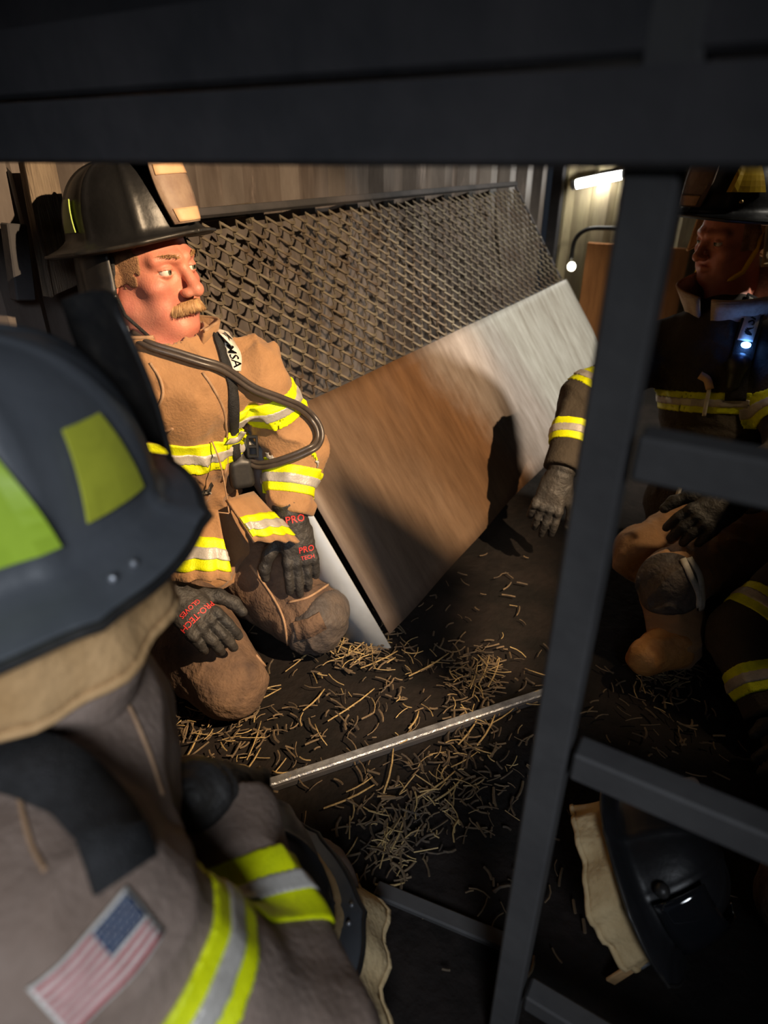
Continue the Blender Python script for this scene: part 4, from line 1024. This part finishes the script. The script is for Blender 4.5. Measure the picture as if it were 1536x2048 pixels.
    for k, sd in (('R', -1), ('L', 1)):
        y = nrm(J['wr' + k] - J['el' + k]) + (Dv(.8, .6)*.7 + np.array([0, 0, -1.6]) if k == 'R' else 0); y = nrm(y); nn_ = nrm(np.array([0, 0, 1.]) - Dv(.3, .9)*.3)
        add_glove(pr, J['wr' + k] + nrm(J['wr' + k] - J['el' + k])*.05, frame(y, nn_), sd, 1.05, h=.0035, curl=(.5, .6, .5), cuff=.06)
    Rh = frame(hf - R[:, 2]*.02, R[:, 2] + hf*.02); c2 = hc + R[:, 2]*.058 - Dv(1, 0)*.030
    hm, Th, dome, pl, A = helmet(pr, c2, Rh, 1.10, rear=.085, side=.046, front=.022, shell='helmet_hazed')
    [ch for ch in hm.children if ch.name.startswith('front_shield')][0].data.materials[0] = M['rubber']; [ch for ch in hm.children if ch.name.startswith('front_shield')][0]['label'] = 'black front shield'
    helmet_patch(hm, Th, dome, .93, 1.36, .16, .62, .35, 'lime_patch2'); helmet_patch(hm, Th, dome, 1.52, 2.20, .12, .62, .40, 'lime_patch')
    helmet_patch(hm, Th, dome, -1.36, -.93, .16, .62, .35, 'lime_patch2'); helmet_patch(hm, Th, dome, -2.2, -1.52, .12, .62, .40, 'lime_patch')
    e = lambda th, w: dome(th, 0) + np.array([math.sin(th), math.cos(th), 0])*w + np.array([0, 0, -.004])
    rivets(hm, [Th(e(1.30, .030)), Th(e(1.42, .032)), Th(e(2.4, .04))], .004)
    ear_flap(hm, Th, .95, 2*math.pi - .95, .090, .018, .006, 'flap', seed=2, r0=1.02)
    return J
JF = build_fore()

# ------------------------------------------------------------------ person 3: crouched low under a black helmet, bottom centre
def build_low():
    c = P(468, 1790, .98); pr = person('crouched firefighter in black helmet with pale khaki ear flap at bottom centre', np.array([c[0], c[1], 0]))
    hf = Dv(-.75, .66); R = frame(hf, nrm(np.array([0, 0, .6]) + Dv(-.55, .60)*.75)); hs = 1.0; hc = c - R[:, 2]*.05
    J = dict(neck=hc - R[:, 2]*.15 - hf*.03, face=hf); J['neck'][2] = max(J['neck'][2], .16)
    J['chest'] = J['neck'] - hf*.06 + Dv(.1, -.6)*.08 + np.array([0, 0, -.10]); J['pelvis'] = J['chest'] + Dv(.0, -.8)*.12 + np.array([0, 0, -.04]); J['pelvis'][2] = .12
    rgt = np.cross(hf, (0, 0, 1.)); J['shR'] = J['neck'] + rgt*.15 + np.array([0, 0, -.05]); J['shL'] = J['neck'] - rgt*.15 + np.array([0, 0, -.05])
    for k in 'LR':
        J['el' + k] = J['sh' + k] + hf*.14 + np.array([0, 0, -.10]); J['wr' + k] = J['el' + k] + hf*.12 + np.array([0, 0, .0]); J['el' + k][2] = max(J['el' + k][2], .09); J['wr' + k][2] = max(.07, J['wr' + k][2])
    J['hem'] = J['pelvis'] + np.array([0, 0, -.03])
    stub_body(pr, J, hc, R, hs, .006)
    cs = coat_sdf(J, .008, 13, rad=dict(waist=.115, chest=.12, sh=.07, el=.06, wr=.052, hem=.12)); coat = cut_cuffs(cs, J, 'LR')
    pts = [v for k, v in J.items() if k != 'face']; blob('coat', coat, *around(pts, .19), .006, 'coat_fore', pr)
    for k, sd in (('R', -1), ('L', 1)): add_glove(pr, J['wr' + k] + hf*.04, frame(hf, (0, 0, 1.)), sd, 1.0, h=.004, cuff=.06)
    hm, Th, dome, pl, A = helmet(pr, c, R, 1.0, rear=.06, side=.04, front=.04, shell='helmet_hazed')
    e = lambda th, w: dome(th, 0) + np.array([math.sin(th), math.cos(th), 0])*w + np.array([0, 0, -.006])
    rivets(hm, [Th(e(2.35, .035)), Th(e(2.52, .036))], .004)
    ear_flap(hm, Th, 1.0, 2*math.pi - 1.0, .115, .085, .012, 'flap_pale', seed=4, r0=1.10)
    return J
JC = build_low()

# ------------------------------------------------------------------ person 4: kneeling at the right behind the post
def build_right():
    pr = person('firefighter with big pale collar and amber helmet patch kneeling behind the post', Wv(1.0, 2.0, 0))
    hs = 1.06; hc = P(1466, 472, 1.95); hf = Dv(-.93, -.30, -.16); R = frame(hf, np.array([0, 0, 1.]))
    J = dict(neck=P(1452, 642, 1.98), pelvis=P(1415, 960, 2.10), face=Dv(-.72, -.60),
             shR=P(1318, 700, 2.10), elR=P(1168, 800, 2.04), wrR=P(1128, 930, 1.98),
             shL=P(1560, 745, 1.88), elL=P(1590, 905, 1.80), wrL=P(1490, 985, 1.74))
    J['chest'] = J['pelvis']*.42 + J['neck']*.58 + J['face']*.03; J['hem'] = J['pelvis'] + np.array([0, 0, -.10])
    stub_body(pr, J, hc, R, hs, .004)
    cs = coat_sdf(J, .008, 12, rad=dict(waist=.15, chest=.16, sh=.082, el=.070, wr=.058, hem=.18)); coat = cut_cuffs(cs, J, 'LR')
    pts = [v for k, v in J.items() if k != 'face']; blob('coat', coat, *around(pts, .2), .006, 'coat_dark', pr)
    up = nrm(J['neck'] - J['pelvis'])
    band(coat, hit(coat, [(1400, 805)])[0], up, .26, pr, hw=.032, h=.005, lim=lambda p: -np.minimum(np.minimum(rc(p, J['shL'], J['elL'], .10, .09), rc(p, J['shR'], J['elR'], .10, .09)), rc(p, J['elL'], J['wrL'], .09, .08)))
    band(coat, J['shR']*.25 + J['elR']*.75, nrm(J['elR'] - J['shR'] + Dv(0, 0, -.5)*.3), .12, pr, hw=.036, h=.005)
    band(coat, J['elR']*.42 + J['wrR']*.58, nrm(J['wrR'] - J['elR']), .10, pr, hw=.034, h=.004)
    band(coat, J['shL']*.55 + J['elL']*.45, nrm(J['elL'] - J['shL']), .12, pr, hw=.036, h=.005)
    band(coat, J['elL']*.30 + J['wrL']*.70, nrm(J['wrL'] - J['elL']), .10, pr, hw=.034, h=.004)
    cR = frame(Dv(-.80, -.55), nrm(np.array([0, 0, 1.]) + Dv(-.6, -.4)*.10)); collar(pr, J['neck'] + np.array([0, 0, -.015]), cR, .092, .150, .125, .14, 'coat_cream', t=.010, dip=.25)
    L = dict(hipL=P(1490, 1075, 1.98), hipR=P(1420, 1030, 2.15), knL=P(1345, 1165, 1.74), knR=P(1285, 1110, 1.96), anL=P(1350, 1285, 1.71), anR=P(1440, 1160, 2.10))
    L['toeL'] = P(1290, 1316, 1.66); L['toeR'] = P(1490, 1150, 2.2)
    lf = leg_sdf(L, .010, 16, th=.10, kn=.082, an=.066); ltr = lambda p: np.maximum(lf(p), -p[:, 2] + .004)
    blob('trousers', ltr, *around([L[k] for k in L if 'toe' not in k], .15), .005, 'coat', pr)
    for k in 'LR':
        bf = boot_sdf(L, k); blob('boot', lambda p: np.maximum(cloth(p, bf(p), .006, 20), -p[:, 2] + .004), *around([L['an' + k], L['toe' + k]], .09), .005, 'boot', pr)
    dk = nrm(L['knL'] - L['hipL']); kc = L['knL'] + nrm(CAMP - L['knL'])*.03
    blob('knee_patch', lambda p: np.maximum(np.maximum(ltr(p) - .008, -(ltr(p) + .004)), sph(p, kc + dk*.02, .085)), kc - .12, kc + .12, .004, 'patch', pr)
    for q in ([(1366, 1118), (1380, 1150), (1396, 1185), (1398, 1215)], [(1378, 1116), (1398, 1150), (1404, 1190), (1402, 1220)]):
        a, N, t = ribbon(ltr, q, .016, .008, .003, 20); g = G(); g.slab(a, N, t); g.obj('knee_tape', 'white', pr)
    yL = nrm(P(1345, 1085, 1.70) - P(1470, 1000, 1.72)); oL = P(1462, 1000, 1.70); add_glove(pr, oL, frame(yL, nrm(CAMP - oL + np.array([0, 0, .4]))), 1, 1.12, h=.0035, curl=(.35, .5, .4), spread=.08, cuff=.06)
    yR = nrm(J['wrR'] - J['elR'] + Dv(-.1, 0, -.3)*.2); oR = J['wrR'] + yR*.045; add_glove(pr, oR, frame(yR, nrm(CAMP - oR)), -1, 1.08, h=.004, curl=(.25, .3, .25), cuff=.06)
    # chest gear: label strap with blue light, regulator, hanging cords
    a, N, t = ribbon(coat, [(1512, 590), (1503, 640), (1490, 690), (1478, 745), (1470, 800)], .055, .004, .006, 30); g = G(); g.slab(a, N, t); sp = g.obj('shoulder_strap', 'webbing', pr)
    a, N, t = ribbon(coat, [(1510, 600), (1503, 640), (1490, 682)], .040, .011, .002, 20); g = G(); g.slab(a, N, t); lb = g.obj('strap_label', 'white', sp)
    pc = hit(coat, [(1500, 645)], .014)[0]; dn = hit(coat, [(1488, 685)], .014)[0] - hit(coat, [(1508, 610)], .014)[0]; n_ = grad(coat, pc)[0]
    lettering('MSA', .042, pc, -dn, np.cross(n_, nrm(-dn)), coat, .0135, 'strap_lettering', 'rubber', lb)
    q = hit(coat, [(1492, 690)], .022)[0]; V, Q = nets(lambda p: ell(p, q, (.013, .010, .009)), q - .03, q + .03, .003); link_mesh('status_light', V, Q, 'blue_led', pr)
    l = bpy.data.lights.new('status_glow', 'POINT'); l.energy = .035; l.color = (.1, .25, 1); l.shadow_soft_size = .01; lo_ = bpy.data.objects.new('status_glow', l); COL.objects.link(lo_); lo_.location = q + nrm(CAMP - q)*.04
    r0 = hit(coat, [(1478, 728)], .02)[0]; blob('regulator', lambda p: smin(rc(p, r0, r0 + np.array([0, 0, -.06]), .026, .02), sph(p, r0, .03), .01), r0 - .11, r0 + .11, .004, 'rubber', pr)
    for uv in ([(1408, 752), (1418, 775), (1413, 805), (1408, 832)],):
        a, N, t = ribbon(coat, uv, .011, .012, .003, 16); g = G(); g.slab(a, N, t); g.obj('pull_cord', 'white', pr)
    a, N, t = ribbon(coat, [(1400, 750), (1415, 760), (1420, 778)], .022, .014, .004, 12); g = G(); g.slab(a, N, t); g.obj('pull_tab', 'shield_pale', pr)
    g = G(); g.tube([P(1366, 940, 1.80), P(1360, 975, 1.80), P(1352, 1002, 1.80)], .006, 6); g.obj('hanging_cord', 'white', pr)
    Th_ = lambda q_: hc + R @ (np.asarray(q_)*hs)
    for s in (-1, 1):
        g = G(); g.tube([Th_((s*.085, -.02, .04)), Th_((s*.088, .0, -.03)), Th_((s*.083, .03, -.08)), Th_((s*.05, .075, -.115))], .007, 8); g.obj('chin_strap', 'amber', pr)
    hairf = head_sdf(hc, R, hs); Rm = R.astype(np.float32)
    def hf_(p):
        q_ = ((p - hc) @ Rm/hs); d = np.maximum(hairf(p) - .004, -(hairf(p) + .004)); return np.maximum(d, np.maximum(q_[:, 1] - .03, -q_[:, 2] - .03))
    blob('side_hair', hf_, *around([hc], .16), .0035, 'hair_dark', pr)
    Rh = frame(hf + R[:, 2]*.16, R[:, 2] - hf*.16); c2 = hc + R[:, 2]*.072
    hm, Th, dome, pl, A = helmet(pr, c2, Rh, 1.05, rear=.09, side=.045, front=.045)
    for th in (-1.0, -2.0, 1.0, 2.0): helmet_patch(hm, Th, dome, th - .34, th + .34, .30, .95, .5, 'amber')
    pl(.02, .2, .8, .006).obj('shield_panel', 'shield_pale', hm)
    rivets(hm, [Th(dome(-.95, .16, .003)), Th(dome(-1.9, .16, .003))], .006, 'brass')
    ear_flap(hm, Th, 1.5, 2*math.pi - 1.5, .12, .03, .006, 'flap_pale', seed=5)
    g = G(); e = Th(np.array([-.135, .03, -.015])); g.tube([e, e + R[:, 1]*-.09 + R[:, 2]*-.015], .014, 12); hl = g.obj('helmet_torch', 'white', hm)
    return J
JR = build_right()

# ------------------------------------------------------------------ helmet lying on its side on the floor, bottom right
def build_fallen():
    c = P(1290, 1750, 1.12); c[2] = max(c[2], .14)
    pr = thing('fire_helmet', 'black helmet with khaki ear flap and visor lying on its side on dark floor', 'helmet', np.array([c[0], c[1], 0]))
    up = nrm(Dv(.80, .05, 0)*.8 + np.array([0, 0, .62])); R = frame(nrm(Dv(.05, .9, .0) + np.array([0, 0, .1])), up)
    hm, Th, dome, pl, A = helmet(pr, c, R, .78, rear=.06, side=.036, front=.036)
    ear_flap(hm, Th, .75, 2*math.pi - .75, .10, .012, .010, 'flap_pale', seed=3, r0=1.0)
    V = np.array([[Th(dome(th, ph, .018)) for ph in np.linspace(.10, .75, 7)] for th in np.linspace(2.0, 3.9, 16)]); g = G(); g.slab(V, np.array([[nrm(x - c) for x in r] for r in V]), .003); g.obj('visor', 'lens', hm)
    for th in (1.9, 4.0):
        V, Q = nets(lambda p: sph(p, Th(dome(th, .25, .012)), .012), Th(dome(th, .25, .012)) - .02, Th(dome(th, .25, .012)) + .02, .003); link_mesh('visor_knob', V, Q, 'rubber', hm)
    bk = Th((.05, -.150, -.075)); Rb = frame(R @ np.array([.2, -.2, -1]), R @ np.array([0, -1., .0])); g = G()
    for sx in (-1, 1): g.box(bk + Rb[:, 0]*sx*.013, Rb, (.003, .020, .003), .001)
    for sy in (-1, 0, 1): g.box(bk + Rb[:, 1]*sy*.019, Rb, (.014, .003, .003), .001)
    g.obj('strap_buckle', 'bright_steel', hm, False)
    g = G(); g.beam(bk + Rb[:, 1]*.02, bk + Rb[:, 1]*.075, .022, .006, Rb[:, 2]); g.obj('chin_strap', 'flap', hm, False)
build_fallen()

# ------------------------------------------------------------------ person 6: only a striped sleeve reaches in at the right edge
def build_edge():
    pr = person('firefighter mostly outside the right edge, dark sleeve with dull lime bands', Wv(1.05, 1.25, 0))
    J = dict(pelvis=P(1800, 1330, 1.62), neck=P(1760, 1010, 1.55), face=Dv(-.7, -.6), shR=P(1640, 1130, 1.62), elR=P(1490, 1275, 1.60), wrR=P(1545, 1420, 1.50), shL=P(1850, 1160, 1.48), elL=P(1830, 1330, 1.40), wrL=P(1700, 1430, 1.38))
    J['chest'] = J['pelvis']*.42 + J['neck']*.58; J['hem'] = J['pelvis'] + np.array([0, 0, -.08])
    R = frame(J['face'], (0, 0, 1.)); hc = J['neck'] + np.array([0, 0, .17]); stub_body(pr, J, hc, R, 1.0, .007)
    cs = coat_sdf(J, .008, 12, rad=dict(sh=.085, el=.08, wr=.065)); coat = cut_cuffs(cs, J, 'LR')
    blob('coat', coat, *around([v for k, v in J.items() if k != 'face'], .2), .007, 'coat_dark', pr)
    band(coat, J['shR']*.28 + J['elR']*.72, nrm(J['elR'] - J['shR']), .12, pr, hw=.036, h=.004)
    band(coat, J['elR']*.35 + J['wrR']*.65, nrm(J['wrR'] - J['elR']), .11, pr, hw=.034, h=.004)
    for k, sd in (('R', -1), ('L', 1)): y = nrm(J['wr' + k] - J['el' + k]); add_glove(pr, J['wr' + k] + y*.045, frame(y, nrm(CAMP - J['wr' + k])), sd, 1.05, h=.005)
    L = dict(hipL=J['pelvis'] + Dv(.3, -.5)*.09, hipR=J['pelvis'] - Dv(.3, -.5)*.09); L['knL'] = P(1530, 1980, 1.22); L['knR'] = L['hipR'] + J['face']*.30; L['hipL'] = P(1800, 1720, 1.5)
    for k in 'LR': L['kn' + k][2] = max(.10, L['kn' + k][2]); L['an' + k] = L['hip' + k] - J['face']*.1; L['an' + k][2] = .09
    lf = leg_sdf(L, .009, 16); blob('trousers', lambda p: np.maximum(lf(p), -p[:, 2] + .004), *around(list(L.values()), .16), .007, 'trouser', pr)
    hm, *_ = helmet(pr, hc + np.array([0, 0, .06]), R, 1.04)
    return J
JE = build_edge()
